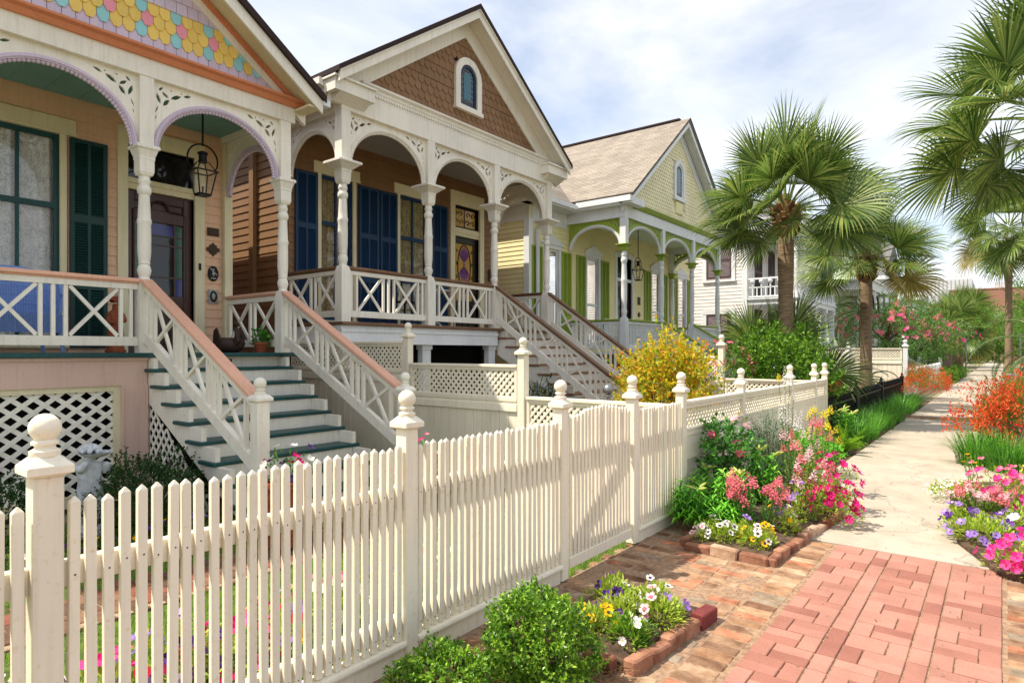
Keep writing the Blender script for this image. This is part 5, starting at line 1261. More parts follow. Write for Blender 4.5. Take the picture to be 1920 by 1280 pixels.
bloom_plant('pansy', 'deep purple pansies at the gate side of the small bed', c, (-1.98,3.60), .14, .13, ['pansy_purple','pansy_purple','pansy_white'], 7, 2, nl=700, ll=.042, lw=.014)
bloom_plant('pansy', 'yellow pansies with maroon faces next to the round boxwood', c, (-1.82,3.14), .16, .13, ['pansy_yellow'], 13, 3, nl=800, ll=.042, lw=.014)
bloom_plant('petunia', 'pale pink and mauve petunias by the dark red rim brick', c, (-1.60,3.46), .14, .15, ['petunia_mauve','pansy_pink','petunia_pink'], 8, 4, nl=800, ll=.042, lw=.014)
bloom_plant('alyssum', 'leafy plant with few white blooms along the bed rim bricks', c, (-1.62,3.14), .13, .12, ['petunia_white'], 4, 5, 'boxleaf', nl=800, ll=.036, lw=.014, sc=.7)
bloom_plant('pansy', 'small violet pansies in the middle of the small bed', c, (-1.80,3.36), .12, .14, ['pansy_purple'], 4, 6, nl=600, ll=.042, lw=.014, sc=.8)
# long bed by the lattice fence
bloom_plant('pansy', 'white pansies with black faces behind the brick rim of the long bed', c, (-1.90,5.33), .16, .15, ['pansy_white'], 22, 11, nl=800, ll=.042, lw=.014)
bloom_plant('pansy', 'mixed white and yellow pansies at the rim corner of the long bed', c, (-1.58,5.34), .14, .13, ['pansy_white','pansy_white','pansy_yellow','marigold'], 18, 12, nl=700, ll=.042, lw=.014)
bloom_plant('pansy', 'pink-white pansy flopping over the gate-side rim brick', c, (-2.02,5.18), .07, .10, ['pansy_pink'], 3, 13, nl=90, ll=.03, lw=.012)
bloom_plant('pansy', 'purple pansies between the white pansies of the long bed', c, (-1.73,5.45), .12, .16, ['pansy_purple','petunia_mauve'], 7, 14, nl=500, ll=.042, lw=.014)
lily('bushy lily with pale buds nearest the picket fence corner', (-2.26,5.62), .36, 9, 15, buds=1)
lily('bushy lily with pale buds between the rose and the pink snapdragons', (-2.02,5.98), .50, 9, 16, buds=5)
lily('leafy lily below the rose bush', (-2.32,6.05), .42, 8, 17, buds=2)
lily('tall leafy lily behind the pink snapdragons', (-1.93,6.72), .58, 10, 18, buds=3)
lily('low budless lily behind the white pansies', (-2.02,5.62), .25, 6, 19, buds=0)
rb = shrub('rose_bush', 'rose bush with pale pink roses against the lattice fence', 'rose bush', (-2.30,6.62), (.26,.42,.30), .60, 300, 6, .055, .034, 'roseleaf', 21, inner=.35, tw=.1)
for i, (a, b_, z) in enumerate(((-.02,-.34,.80),(.12,.22,.72),(.2,.05,.86),(.15,-.1,.70),(.1,.4,.84),(.05,.12,.92),(.22,-.2,.62))): obj('rose', B('rose' if i % 3 else 'rose_pink'), rb, (-2.30+a, 6.62+b_, z), (.6,.5,i), (1.2,1.2,1.2))
spike_plant('snapdragon', 'mound of coral pink snapdragons in front of the lilies', 'flower', (-1.74,5.80), 34, .42, .27, ['snap_pink','snap_coral'], 31, leaf='roseleaf')
spike_plant('snapdragon', 'tall pale pink snapdragons beside the sidewalk', 'flower', (-1.62,6.95), 18, .80, .24, ['snap_pink','snap_pale'], 32, lean=(.06,-.05))
spike_plant('snapdragon', 'tall yellow snapdragons near the end of the long bed', 'flower', (-1.62,7.85), 14, .88, .20, ['snap_yellow'], 33, lean=(.05,0))
spike_plant('snapdragon', 'very tall white flower spikes against the lattice fence', 'flower', (-2.12,8.25), 5, 1.22, .10, ['snap_white','snap_white','snap_yellow'], 34)
spike_plant('snapdragon', 'white snapdragon rising behind the pink ones', 'flower', (-1.86,7.42), 5, .86, .10, ['snap_white'], 35)
spike_plant('snapdragon', 'seedy leaning snapdragon stems with rose blooms', 'flower', (-1.46,6.42), 16, .55, .18, ['snap_pale','snap_coral'], 36, lean=(.15,-.08), leaf='petleaf')
shrub('rosemary', 'upright grey-green rosemary against the lattice fence', 'shrub', (-2.18,7.75), (.20,.24,.36), .48, 520, 9, .035, .006, 'greyleaf', 37, inner=.3, tw=.16, upb=1.2)
shrub('garden_fern', 'feathery dark green filler behind the tall snapdragons', 'plant', (-2.0,9.0), (.32,.5,.26), .30, 420, 8, .06, .016, 'lilyleaf', 38, inner=.3, tw=.12, upb=.8)
bloom_plant('petunia', 'trailing magenta petunias spilling over the sidewalk edge', 'flower', (-1.28,6.62), .26, .34, ['petunia_magenta'], 70, 41, nl=500)
bloom_plant('petunia', 'upper magenta petunias behind the trailing ones', 'flower', (-1.36,7.08), .24, .50, ['petunia_magenta','petunia_hot'], 46, 42, nl=460)
bloom_plant('petunia', 'lavender petunias beside the trailing magenta ones', 'flower', (-1.50,6.22), .10, .36, ['petunia_mauve','petunia_purple'], 7, 43, nl=160)
bloom_plant('petunia', 'pale lavender petunias low by the rim bricks of the long bed', 'flower', (-1.50,5.86), .13, .22, ['petunia_mauve','petunia_white','marigold'], 8, 44, nl=320)
bloom_plant('ranunculus', 'white and orange blooms above the magenta petunias', 'flower', (-1.48,6.92), .15, .56, ['petunia_white','orange','petunia_hot'], 10, 45, nl=200)
bloom_plant('petunia', 'mixed pink petunias at the far end of the long bed', 'flower', (-1.62,7.45), .22, .36, ['petunia_pink','petunia_mauve','petunia_hot'], 18, 46, nl=320)
# right-hand bed at the kerb side
b3 = bed('flower_bed', [(.3,5.7),(-.02,5.85),(-.3,6.6),(-.38,7.4),(-.46,8.6),(-.35,9.6),(.3,10.2),(1.6,10.2),(1.6,5.7)], .05, 'kerb side flower bed bulging over the concrete sidewalk')
bloom_plant('petunia', 'hot pink petunia mound at the brick end of the kerb bed', 'flower', (.14,5.92), .22, .22, ['petunia_hot'], 50, 51, nl=300)
bloom_plant('petunia', 'lime-leaved mauve petunias creeping onto the sidewalk', 'flower', (-.12,6.75), .30, .17, ['petunia_mauve','petunia_purple'], 34, 52, nl=1100)
bloom_plant('petunia', 'mauve petunias in front of the pink snapdragons', 'flower', (.18,7.10), .30, .24, ['petunia_mauve','petunia_mauve','petunia_white'], 28, 53, nl=900)
bloom_plant('petunia', 'mauve petunias at the sidewalk tip of the kerb bed', 'flower', (-.28,7.25), .18, .13, ['petunia_mauve','petunia_purple'], 20, 54, nl=600)
spike_plant('snapdragon', 'short salmon snapdragons behind the mauve petunias', 'flower', (-.16,7.85), 26, .22, .28, ['snap_pink','snap_pale'], 55)
bloom_plant('alyssum', 'mound of tiny white alyssum on the sidewalk edge', 'flower', (-.40,8.45), .24, .16, ['petunia_white'], 150, 56, nl=600, sc=.34)
bloom_plant('petunia', 'broad hot pink petunias below the firecracker bush', 'flower', (.14,8.35), .42, .42, ['petunia_hot','petunia_hot','petunia_pink'], 100, 57, nl=800)
spike_plant('marigold', 'thin stems with yellow heads beside the alyssum', 'flower', (-.26,9.0), 4, .42, .10, ['marigold'], 58)
for k, (x, y, lb) in enumerate(((-.28,11.35,'glossy border grass clump under the firecracker bush'), (.08,11.0,'border grass clump behind the hot pink petunias'), (-.1,12.3,'border grass clump on the far side of the firecracker bush'))):
    t = thing('border_grass', lb, 'grass clump', (x, y, 0)); obj('blades', blades((x, y), 420, .50, .9, .011, 60+k, 'liriope'), t, kind='stuff')
def firecracker(label, loc, rad, zc, seed, nb, n=520):
    t = thing('firecracker_bush', label, 'shrub', (loc[0], loc[1], 0)); r = random.Random(seed); mb = MB(); pm_ = MB()
    for i in range(n):
        d = rdir(r); d.z = abs(d.z)*.8+.15; d.normalize(); k = lump(d, seed); e = Vector((loc[0]+d.x*rad[0]*k, loc[1]+d.y*rad[1]*k, zc+d.z*rad[2]*k)); b = Vector((loc[0]+d.x*rad[0]*.2, loc[1]+d.y*rad[1]*.2, zc*.3)); m = b.lerp(e,.6)+Vector((0,0,.18*rad[2])); 
        prev = None
        for j in range(9):
            u = j/8; q = b*(1-u)**2+m*2*u*(1-u)+e*u*u
            if prev is not None and j > 3:
                for _ in range(5): leafq(mb, q+rdir(r)*.05, ((q-prev).normalized()+rdir(r)*.5).normalized(), Vector((0,0,1)), r.uniform(.08,.16), .009)
            prev = q
        if i < nb:
            for j in range(16): 
                p = e+rdir(r)*.11-Vector((0,0,r.random()*.12)); leafq(pm_, p, (rdir(r)*.6+Vector((0,0,-.7))).normalized(), rdir(r), r.uniform(.04,.07), .028, .4)
    obj('foliage', mb.mesh('fireleaf'), t, kind='stuff'); obj('blossoms', pm_.mesh('porange'), t, kind='stuff'); return t
firecracker('big orange firecracker bush arching over the kerb side of the walk', (.50,12.6), (1.05,1.25,1.05), .32, 71, 420, 640)
firecracker('smaller orange firecracker bush beyond the iron fence', (-2.25,25.6), (.75,1.5,.75), .30, 72, 200, 320)
firecracker('rusty firecracker bush inside the iron fence by the palm', (-3.45,15.4), (.7,.9,.7), .45, 73, 160, 300)
# border along the iron fence
lily('lily with white buds at the end of the lattice fence', (-2.15,12.2), .62, 8, 81, buds=6)
t = thing('asparagus_fern', 'lime green plume fern at the sidewalk edge', 'fern', (-2.0,11.3,0)); r = random.Random(82); mb = MB()
for i in range(30):
    a = r.uniform(0, 6.28); e = r.uniform(.3, 1.25); L = r.uniform(.35,.62); p = Vector((-2.0, 11.3, .03)); hd = Vector((math.cos(a), math.sin(a), 0))
    for j in range(26):
        u = j/26; ang = e+.25-u*.8*(1.4-e); q = p+hd*L*u*math.cos(ang*.8)+Vector((0,0,L*u*math.sin(max(.05,ang))))
        rr = .05*math.sin(math.pi*min(1,u*.9+.15))
        for k in range(9): d = rdir(r); leafq(mb, q, (d+hd*.5+Vector((0,0,.3))).normalized(), Vector((0,0,1)), rr*1.3, .006)
obj('foliage', mb.mesh('limeleaf'), t, kind='stuff')
for k in range(9):
    y = 12.9+k*.62; x = -2.12+.12*math.sin(k*2.1); t = thing('border_grass', 'arching border grass clump along the front of the iron fence', 'grass clump', (x, y, 0), 0, 'border grass along the iron fence'); obj('blades', blades((x, y), 260, .46, .8, .011, 90+k, 'liriope'), t, kind='stuff')
for k in range(4):
    y = 19.6+k*.75; x = -2.1; t = thing('border_grass', 'border grass clump beyond the brick band of the sidewalk', 'grass clump', (x, y, 0), 0, 'border grass beyond the brick band'); obj('blades', blades((x, y), 220, .50, .9, .012, 110+k, 'liriope'), t, kind='stuff')
# shrubs in the gardens
shrub('gold_shrub', 'golden orange leaved shrub before the brown cottage steps', 'shrub', (-3.72,8.25), (.58,.60,.66), 1.06, 850, 12, .06, .036, 'goldleaf', 121, inner=.3, tw=.30, upb=1.0, nst=16)
shrub('gold_shrub', 'low golden leaved sprigs above the lattice fence', 'shrub', (-2.95,7.6), (.3,.6,.3), .72, 130, 9, .05, .03, 'goldleaf', 122, inner=.3, tw=.2, upb=.8)
shrub('green_shrub', 'fresh green shrub growing round the foot of the tall palm', 'shrub', (-3.55,13.6), (.86,.95,.92), 1.08, 1200, 12, .075, .042, 'freshleaf', 123, inner=.3, tw=.34, upb=.9, nst=16)
ol = shrub('oleander', 'pink flowered oleander beside the lime handrail', 'shrub', (-4.55,12.9), (.6,.7,.7), 1.0, 300, 7, .11, .024, 'olealeaf', 124, inner=.3, tw=.25, upb=.8)
r = random.Random(9)
for i in range(46):
    d = rdir(r); d.z = abs(d.z); obj('blossom', B('petunia_pink' if i % 2 else 'snap_pink'), ol, (-4.55+d.x*.66, 12.9+d.y*.75, 1.05+d.z*.8), (r.random(), r.random(), 0), (1.3,1.3,1.3))
for k, (x, y, lb) in enumerate(((-6.55,.55,'dark boxwood against the porch lattice, farthest from the statue'),(-6.5,1.35,'dark boxwood against the porch lattice on the wicker chair side of the statue'),(-6.2,2.45,'dark boxwood beside the white statue, in front of the pink pier'),(-6.55,2.75,'dark boxwood at the foot of the teal steps lattice'))):
    shrub('boxwood', lb, 'shrub', (x, y), (.42,.46,.34), .28, 620, 8, .03, .017, 'darkleaf', 130+k, 'boxwoods against the porch lattice', inner=.5, tw=.08, upb=.7)
shrub('fern', 'dark fern beside the brown cottage steps', 'plant', (-6.6,9.2), (.4,.4,.4), .5, 200, 8, .12, .02, 'darkleaf', 140, inner=.2, tw=.3, upb=.6)
# flowers inside the picket fence
k = 0
for y, kinds, lb in ((.78,['petunia_purple','pansy_white'],'purple and white blooms behind the first picket run'),(1.12,['petunia_hot','pansy_red'],'red and pink petunias behind the pickets'),(1.42,['petunia_mauve','petunia_purple','marigold'],'mauve and yellow blooms behind the pickets'),(1.70,['petunia_hot','petunia_magenta'],'magenta petunias behind the pickets'),(1.98,['marigold','petunia_mauve','pansy_red'],'yellow and red blooms near the second fence post'),(2.35,['petunia_pink','petunia_white'],'pink and white petunias behind the second fence post'),(2.8,['marigold','petunia_purple'],'orange and purple blooms before the picket gate'),(3.2,['petunia_white','pansy_red'],'white and red blooms just inside the gate')):
    bloom_plant('bedding_flowers', lb, 'flower', (-3.22+.08*math.sin(k*2.3),y), .22, .26, kinds, 26, 150+k, nl=300, ll=.045, z0=.0, sc=1.15); k += 1
for y, kinds, lb in ((.35,['pansy_red','petunia_white'],'red and white blooms in front of the porch lattice'),(.85,['marigold','pansy_red'],'yellow and red blooms below the statue bed'),(1.4,['pansy_red','petunia_white','marigold'],'mixed red blooms in front of the white statue'),(1.95,['marigold','petunia_purple'],'marigolds and violets before the boxwood'),(2.5,['petunia_purple','petunia_mauve','marigold'],'violet blooms beside the stair lattice')):
    bloom_plant('bedding_flowers', lb, 'flower', (-5.55,y), .26, .22, kinds, 16, 170+k, leaf='darkleaf', nl=220, ll=.05, z0=.0); k += 1
mb = MB().lathe([(.10,0),(.13,.02),(.155,.26),(.17,.27),(.17,.31),(.15,.31),(.14,.27)], n=18)
def potted(label, x, y, kinds, seed, s=1.):
    t = bloom_plant('potted_petunia', label, 'potted plant', (x, y), .22*s, .30*s, kinds, 24, seed, 'roseleaf', 200, z0=.52); part('pot', MB().lathe([(.11,0),(.14,.02),(.17,.50),(.19,.51),(.19,.56),(.16,.56),(.15,.5)], c=(x,y,0), n=18), 'terracotta', t, 40); return t
potted('potted purple and white petunias at the foot of the teal steps', -4.78, 3.02, ['petunia_purple','petunia_white','petunia_magenta'], 190)
potted('potted pink and white geraniums behind the picket gate', -4.1, 3.93, ['petunia_hot','petunia_white','petunia_pink'], 191)
# scattered dry leaves and petals on the paving
mb = MB(); r = random.Random(88)
for i in range(230):
    x = r.uniform(-2.4, .2); y = r.uniform(2.6, 12); a = r.uniform(0, 6.28)
    leafq(mb, Vector((x, y, .006)), Vector((math.cos(a), math.sin(a), r.uniform(0,.25))).normalized(), Vector((0,0,1)), r.uniform(.008,.028), r.uniform(.006,.013), .4)
o = obj('leaf_litter', mb.mesh('straw'), kind='stuff'); o['label'] = 'few dry leaf scraps lying on the brick and concrete'; o['category'] = 'leaf litter'
# ================================================================= palms
palm('tall fan palm rising from the green shrub behind the lattice fence', (-3.86,15.05,0), 4.4, .175, .98, 5, n=36, Lp=1.0, Lf=1.02, low=-14)
palm('second fan palm standing inside the iron fence', (-3.02,20.1,0), 3.8, .165, .88, 6, n=32, low=-14)
palm('large fan palm over the kerb side of the sidewalk', (.9,14.0,0), 5.05, .17, .95, 7, n=44, Lp=1.45, Lf=1.1, low=-16, key='b')
palm('distant slim fan palm beside the far sidewalk', (.25,37,0), 6.9, .15, 1.25, 8, n=30, boots=False)
t = palm('small trunkless fan palm beside the green shrub', (-4.2,15.9,0), .75, .14, .85, 12, n=16, low=5, boots=False)
feather_palm('sago palm with stiff dark fronds behind the iron fence', (-3.35,22.4,0), .75, .16, 1.0, 13, 16, 'sago', .22, 'sago_palm', 'sg', (60, 40, 20, 5), 'cycad', 'palmboot')
feather_palm('low feather palm arching over the kerb side', (1.15,24,0), 1.7, .12, 2.3, 14, 20, 'darkpalm', .55)
# ================================================================= iron fence
fi = thing('iron_fence', 'black iron spear fence along the palm garden', 'fence', (-2.6, 18, 0)); X = -2.58
pk = MB().box(-.008, .008, -.008, .008, 0, .72).add([(-.018,0,.70),(0,-.018,.70),(.018,0,.70),(0,.018,.70),(0,0,.83)], [(0,1,4),(1,2,4),(2,3,4),(3,0,4),(3,2,1,0)]).mesh('black', fix=True)
for a, b in ((12.75, 15.9), (15.9, 19.6), (19.6, 24.0)):
    part('rail', MB().box(X-.012, X+.012, a, b, .60, .63), 'black', fi); part('rail', MB().box(X-.012, X+.012, a, b, .12, .15), 'black', fi)
y = 12.8
while y < 24: obj('spear', pk, fi, (X, y, 0)); y += .105
pst = MB().lathe([(.045,0),(.045,.78),(.06,.79),(.06,.82),(.02,.86),(.035,.89),(.02,.93),(.004,.96)], sq=True).mesh('black', fix=True)
for y in (12.72, 15.9, 19.6, 24.05): obj('post', pst, fi, (X, y, 0))
part('gate_crest', MB().extr([(-.15+15.9,.1),(.15+15.9,.1),(.15+15.9,.65)]+[(15.9+.15*math.cos(a), .65+.22*math.sin(a)) for a in [i*math.pi/10 for i in range(1,10)]]+[(15.75,.65)], X+.02, X+.035, YZ), 'black', fi)
# ================================================================= pinkish two-storey house
h4 = thing('house', 'pinkish white two-storey house with plum shutters and balcony', 'house', (-8, 27, 0))
YS = 24.6; XC = -7.73; XE = -6.0
w4 = part('side_wall', MB().box(-16, XC, YS, YS+.1, .4, 6.3), 'pinkwhite', h4); clap(w4, 'pinkwhite', '-y', YS, -14, XC-.14, .6, 6.2, .135, joined=True)
ub('corner_board', 'coolwhite', h4, XC-.15, XC+.03, YS-.05, YS+.1, .4, 6.2)
w4f = wall_x(h4, 'pinkwhite', XC, YS+.1, 33.5, .4, 6.3); clap(w4f, 'pinkwhite', '+x', XC, YS+.1, 33.5, .6, 6.2, .135, joined=True)
def far_shutter_pair(y0, y1, z0, z1, n=2):
    o = part('window', MB().box(XC+.0, XC+.05, y0-.1, y1+.1, z1, z1+.14).box(XC, XC+.05, y0-.1, y0, z0, z1).box(XC, XC+.05, y1, y1+.1, z0, z1), 'coolwhite', h4); k = (y1-y0)/2
    for a in (y0+.02, y0+k+.02): shutter(h4, 'plum', XC+.03, a, a+k-.04, z0, z1, (.5,))
for y0 in (25.4, 27.2, 29.0): far_shutter_pair(y0, y0+1.0, 3.75, 5.85); far_shutter_pair(y0, y0+1.0, 1.3, 3.3)
# shuttered windows on the side wall
for z0, z1 in ((4.5, 5.9), (1.75, 3.1)):
    for xa in (-9.3,):
        o = part('window', MB().box(xa-.14, xa+1.14, YS-.07, YS-.02, z1, z1+.16).box(xa-.14, xa, YS-.06, YS-.02, z0-.1, z1).box(xa+1.0, xa+1.14, YS-.06, YS-.02, z0-.1, z1).box(xa-.16, xa+1.16, YS-.09, YS-.02, z0-.14, z0-.06), 'coolwhite', h4)
        lv = MB()
        for q in (xa+.02, xa+.52):
            s = part('shutter', MB().box(q, q+.05, YS-.05, YS-.02, z0, z1).box(q+.41, q+.46, YS-.05, YS-.02, z0, z1).box(q, q+.46, YS-.049, YS-.021, z0, z0+.07).box(q, q+.46, YS-.049, YS-.021, z1-.07, z1).box(q, q+.46, YS-.049, YS-.021, (z0+z1)/2-.04, (z0+z1)/2+.04).box(q+.03, q+.43, YS-.03, YS-.02, z0, z1), 'plum', h4); z = z0+.09
            lv = MB()
            while z < z1-.08: lv.add([(q+.05,YS-.03,z+.03),(q+.41,YS-.03,z+.03),(q+.41,YS-.047,z),(q+.05,YS-.047,z)], [(0,1,2,3)]); z += .045
            part('louvers', lv, 'plum', s, kind='stuff')
part('balcony', MB().box(XC, XE+.1, YS-.02, 31.2, 3.42, 3.62).box(XC, XE+.16, YS-.08, 31.25, 3.60, 3.66), 'coolwhite', h4)
part('porch_floor', MB().box(XC, XE+.1, YS-.02, 31.2, .95, 1.15), 'coolwhite', h4)
part('porch_base', MB().box(XC, XE+.05, YS, 31.2, 0, .95), 'coolwhite', h4)
part('roof_soffit', MB().box(-16, XE+.3, YS-.3, 33.7, 6.15, 6.25), 'pinkwhite', h4)
part('entablature', MB().box(XC, XE+.06, YS-.03, 31.2, 5.85, 6.15).box(-16, XE+.34, YS-.34, 33.8, 6.25, 6.50).box(-16, XE+.42, YS-.42, 33.9, 6.50, 6.62), 'coolwhite', h4)
part('roof', MB().add([(-16,YS-.4,6.62),(XE+.4,YS-.4,6.62),(XE+.4,33.9,6.62),(-16,33.9,6.62),(-13,28,8.3),(-9,28,8.3),(-9,30,8.3),(-13,30,8.3)], BOXF), 'greyroof', h4)
def bars4(pa, pb, z):
    pa, pb = Vector(pa), Vector(pb); L = (pb-pa).length; n = int(L/.3); d = (pb-pa)/n
    o = part('balustrade', MB().bar(pa+Vector((0,0,z+.78)), pb+Vector((0,0,z+.78)), .09, .06).bar(pa+Vector((0,0,z+.45)), pb+Vector((0,0,z+.45)), .05, .04).bar(pa+Vector((0,0,z+.10)), pb+Vector((0,0,z+.10)), .06, .06), 'coolwhite', h4)
    for i in range(n):
        for u in (.0, .5): p = pa+d*(i+u); part('baluster', MB().bar(p+Vector((0,0,z+.1)), p+Vector((0,0,z+.45)), .04, .04, (1,0,0)), 'coolwhite', o)
        p = pa+d*(i+.5); part('baluster', MB().bar(p+Vector((0,0,z+.45)), p+Vector((0,0,z+.62)), .05, .05, (1,0,0)).ball(p+Vector((0,0,z+.68)), .10, 6, 4, (1,1,.9)), 'coolwhite', o)
bars4((XC+.05, YS+.02, 3.62), (XE-.05, YS+.02, 3.62), 0); bars4((XE+.02, YS+.1, 3.62), (XE+.02, 31.1, 3.62), 0)
p4 = MB().box(-.09, .09, -.09, .09, 0, 2.27).box(-.13, .13, -.13, .13, 0, .2).box(-.13, .13, -.13, .13, 2.1, 2.27).mesh('coolwhite', None, .01, fix=True)
for y in (YS+.1, 25.8, 27.6, 29.5, 31.05):
    obj('column', p4, h4, (XE-.02, y, 1.15)); obj('column', p4, h4, (XE-.02, y, 3.62), (0,0,0), (1,1,.98))
for y0 in (25.8, 27.6, 29.5): pass
stringer(XE+.35, 1.15, 6, .19, .3, 27.7, 29.4, 'coolwhite', h4, 'coolwhite', 'coolwhite')
for y in (27.65, 29.45): railing(h4, (XE+.1, y, 1.15), (XE+2.1, y, .0), 'coolwhite', 'coolwhite', fret(2.0), .9, .1, .03)
# ================================================================= pale green house
h5 = thing('house', 'pale green house with white corner boards and black arch brackets', 'house', (-7.5, 38, 0)); YS5 = 37.6; XE5 = -6.1
w5 = part('side_wall', MB().box(-16, XE5, YS5, YS5+.1, .4, 7.2), 'palegreen', h5); clap(w5, 'palegreen', '-y', YS5, -14, XE5-.15, .5, 7.0, .16, joined=True)
part('front_wall', MB().box(XE5-.1, XE5, YS5+.1, 44, .4, 7.2), 'palegreen', h5)
ub('corner_board', 'coolwhite', h5, XE5-.16, XE5+.05, YS5-.05, YS5+.1, .3, 7.2)
part('roof', MB().extr([(YS5-.5,7.2),(44.5,7.2),(41,9.6)], -16, XE5+.4, YZ), 'greyroof', h5)
part('window', MB().box(-8.6, -7.6, YS5-.07, YS5-.03, 4.0, 5.6), 'coolwhite', h5); part('window', MB().box(-8.6, -7.6, YS5-.07, YS5-.03, 1.4, 2.9), 'coolwhite', h5)
part('porch_roof', MB().box(-8.2, -4.9, 33.9, 37.5, 4.6, 5.0).box(-8.2, -4.8, 33.8, 37.5, 5.0, 5.1), 'coolwhite', h5)
part('porch_floor', MB().box(-8.2, -4.9, 33.9, 37.5, .9, 1.1), 'coolwhite', h5)
cm5 = MB().lathe([(.09,0),(.09,.8),(.06,.9),(.07,1.6),(.05,2.4),(.10,2.5),(.10,3.5)], n=10).mesh('coolwhite', 40, fix=True)
for y in (34.0, 35.6, 37.2): obj('column', cm5, h5, (-5.0, y, 1.1))
a5 = arch_meshes(1.45, .75, .85, 'black', 'coolwhite')
for y in (34.08, 35.68): arch(h5, a5, (-5.0, y, 3.7))
for y in (34.0, 37.2): railing(h5, (-4.9, y, 1.1), (-3.0, y, .0), 'coolwhite', 'coolwhite', fret(1.9), .9, .1, .03)
stringer(-4.6, 1.1, 5, .19, .3, 34.1, 37.1, 'coolwhite', h5, 'coolwhite', 'coolwhite')
# white board fence behind the second palm, picket fence, brown boards
f = thing('board_fence', 'white board fence with lattice top behind the second palm', 'fence', (-4.5, 25.2, 0)); fs = f; YF = 25.2
side(-6.0, -4.4, 1.75, 1.4, 1.3); side(-4.3, -2.7, 1.75, 1.4, 1.3); post(f, post_mesh('coolwhite', .07, 1.8, .1), -2.6, 25.2); post(f, post_mesh('coolwhite', .055, 1.75, .08), -4.35, 25.2)
f = thing('picket_fence', 'white pointed picket fence beyond the orange bush', 'fence', (-2.6, 30, 0))
pk2 = MB().extr([(-.04,0),(.04,0),(.04,.85),(.055,.93),(0,1.05),(-.055,.93),(-.04,.85)], -.01, .01, YZ).mesh('coolwhite', fix=True); y = 25.5
while y < 41: obj('picket', pk2, f, (-2.6, y, 0)); y += .16
for z in (.3, .75): part('rail', MB().box(-2.66, -2.62, 25.3, 41, z, z+.08), 'coolwhite', f)
part('top_bar', MB().box(-2.66, -2.62, 25.3, 36, 1.22, 1.25), 'bronze', f); part('post', MB().box(-2.7, -2.56, 41, 41.14, 0, 1.3), 'coolwhite', f)
f = thing('board_fence', 'brown weathered board fence past the white pickets', 'fence', (-2.6, 48, 0)); y = 43; rnd = random.Random(3)
while y < 54: part('board', MB().box(-2.63, -2.6, y, y+.18, 0, 1.45+rnd.uniform(-.05,.05)), 'fencewood', f); y += .19
f = thing('sign_post', 'plain grey metal sign pole beside the far sidewalk', 'pole', (-1.75, 52, 0)); part('pole', MB().lathe([(.045,0),(.045,2.5)], c=(-1.9,52,0), n=10), 'metal', f, 60)
t = thing('yard_sign', 'small white sign with red letters behind the low feather palm', 'sign', (.42, 22.5, 0))
for k, x in enumerate((.10, .40)):
    o = ub('panel', 'sign', t, x, x+.25, 22.5, 22.53, .72, 1.02)
    if k == 0: part('letter', MB().tube([(x+.125+.06*math.cos(a), 22.49, .92+.045*math.sin(a)) for a in [.4+i*.45 for i in range(10)]]+[(x+.125+.06*math.cos(a), 22.49, .83+.045*math.sin(a)) for a in [1.4-i*.45 for i in range(11)]], .014, 5), 'signred', o)
    else: part('letter', MB().tube([(x+.07, 22.49, .78), (x+.07, 22.49, .96), (x+.13, 22.49, .97), (x+.175, 22.49, .93), (x+.175, 22.49, .78)], .014, 5), 'signred', o)
    part('stake', MB().lathe([(.015,0),(.015,.74)], c=(x+.125,22.52,0), n=6), 'metal', t)
t = thing('street_sign', 'blue sign on a thin grey pole on the kerb side', 'sign', (.9, 34, 0)); part('pole', MB().lathe([(.03,0),(.03,2.4)], c=(.62,34,0), n=8), 'metal', t, 60); part('panel', MB().box(.66, 1.0, 33.98, 34.0, 1.05, 1.4), 'blue', t)
# hedge and lawn strip at the far walk
struct('grass_strip', MB().add([(-2.6,25.2,-.025),(-1.87,25.2,-.025),(-1.87,60,-.025),(-2.6,60,-.025)], [(0,1,2,3)]).mesh('ground'))
for k, lb in enumerate(('low hedge shrub before the last white picket','low hedge shrub at the corner of the brown board fence','low hedge shrub along the middle of the brown boards','low hedge shrub beyond the middle of the brown boards','low hedge shrub at the grey pole end of the brown boards')): shrub('hedge_shrub', lb, 'shrub', (-2.15, 40+k*1.9), (.4,.8,.4), .38, 260, 8, .06, .035, 'freshleaf', 200+k, 'hedge shrubs along the far fence', tw=.1)
# trees
tree('oleander_tree', 'pink flowered oleander behind the white pickets', (-4.2,33,0), 4.2, (1.9,2.2,1.5), 301, 'olealeaf', 800, 8, .17, .04, 2.5, .12, blos=['petunia_pink','petunia_hot','snap_pink'], nb=90, smul=2.4)
tree('oleander_tree', 'bushy oleander with salmon flowers by the brown board fence', (-3.9,42,0), 4.2, (2.0,2.6,1.8), 302, 'olealeaf', 800, 8, .17, .045, 2.4, .12, blos=['snap_pink','petunia_pink','petunia_hot'], nb=90, smul=2.8)
tree('oleander_tree', 'dark oleander with pink flowers beside the sign pole', (-3.6,52,0), 4.4, (1.9,2.6,1.8), 303, 'olealeaf', 700, 8, .2, .05, 2.5, .12, blos=['petunia_hot','petunia_pink'], nb=60, smul=3.)
feather_palm('feather palm behind the first oleander', (-5.6,36,0), 3.6, .14, 2.4, 31, 18, 'darkpalm', .6, key='f2')
feather_palm('feather palm between the oleanders', (-5.2,46,0), 4.3, .14, 2.4, 32, 18, 'darkpalm', .6, key='f2')
palm('dense fan palm at the end of the far sidewalk', (-2.9,66,0), 3.0, .2, 1.5, 33, n=30, boots=False)
palm('second fan palm at the end of the far sidewalk', (-3.2,76,0), 4.6, .2, 1.7, 34, n=30, boots=False)
tree('feathery_tree', 'spreading feathery green tree on the kerb side', (3.6,60,0), 6.4, (5.2,6,2.6), 305, 'featherleaf', 1500, 10, .28, .07, 3.9, .25, inner=.2, tw=.7)
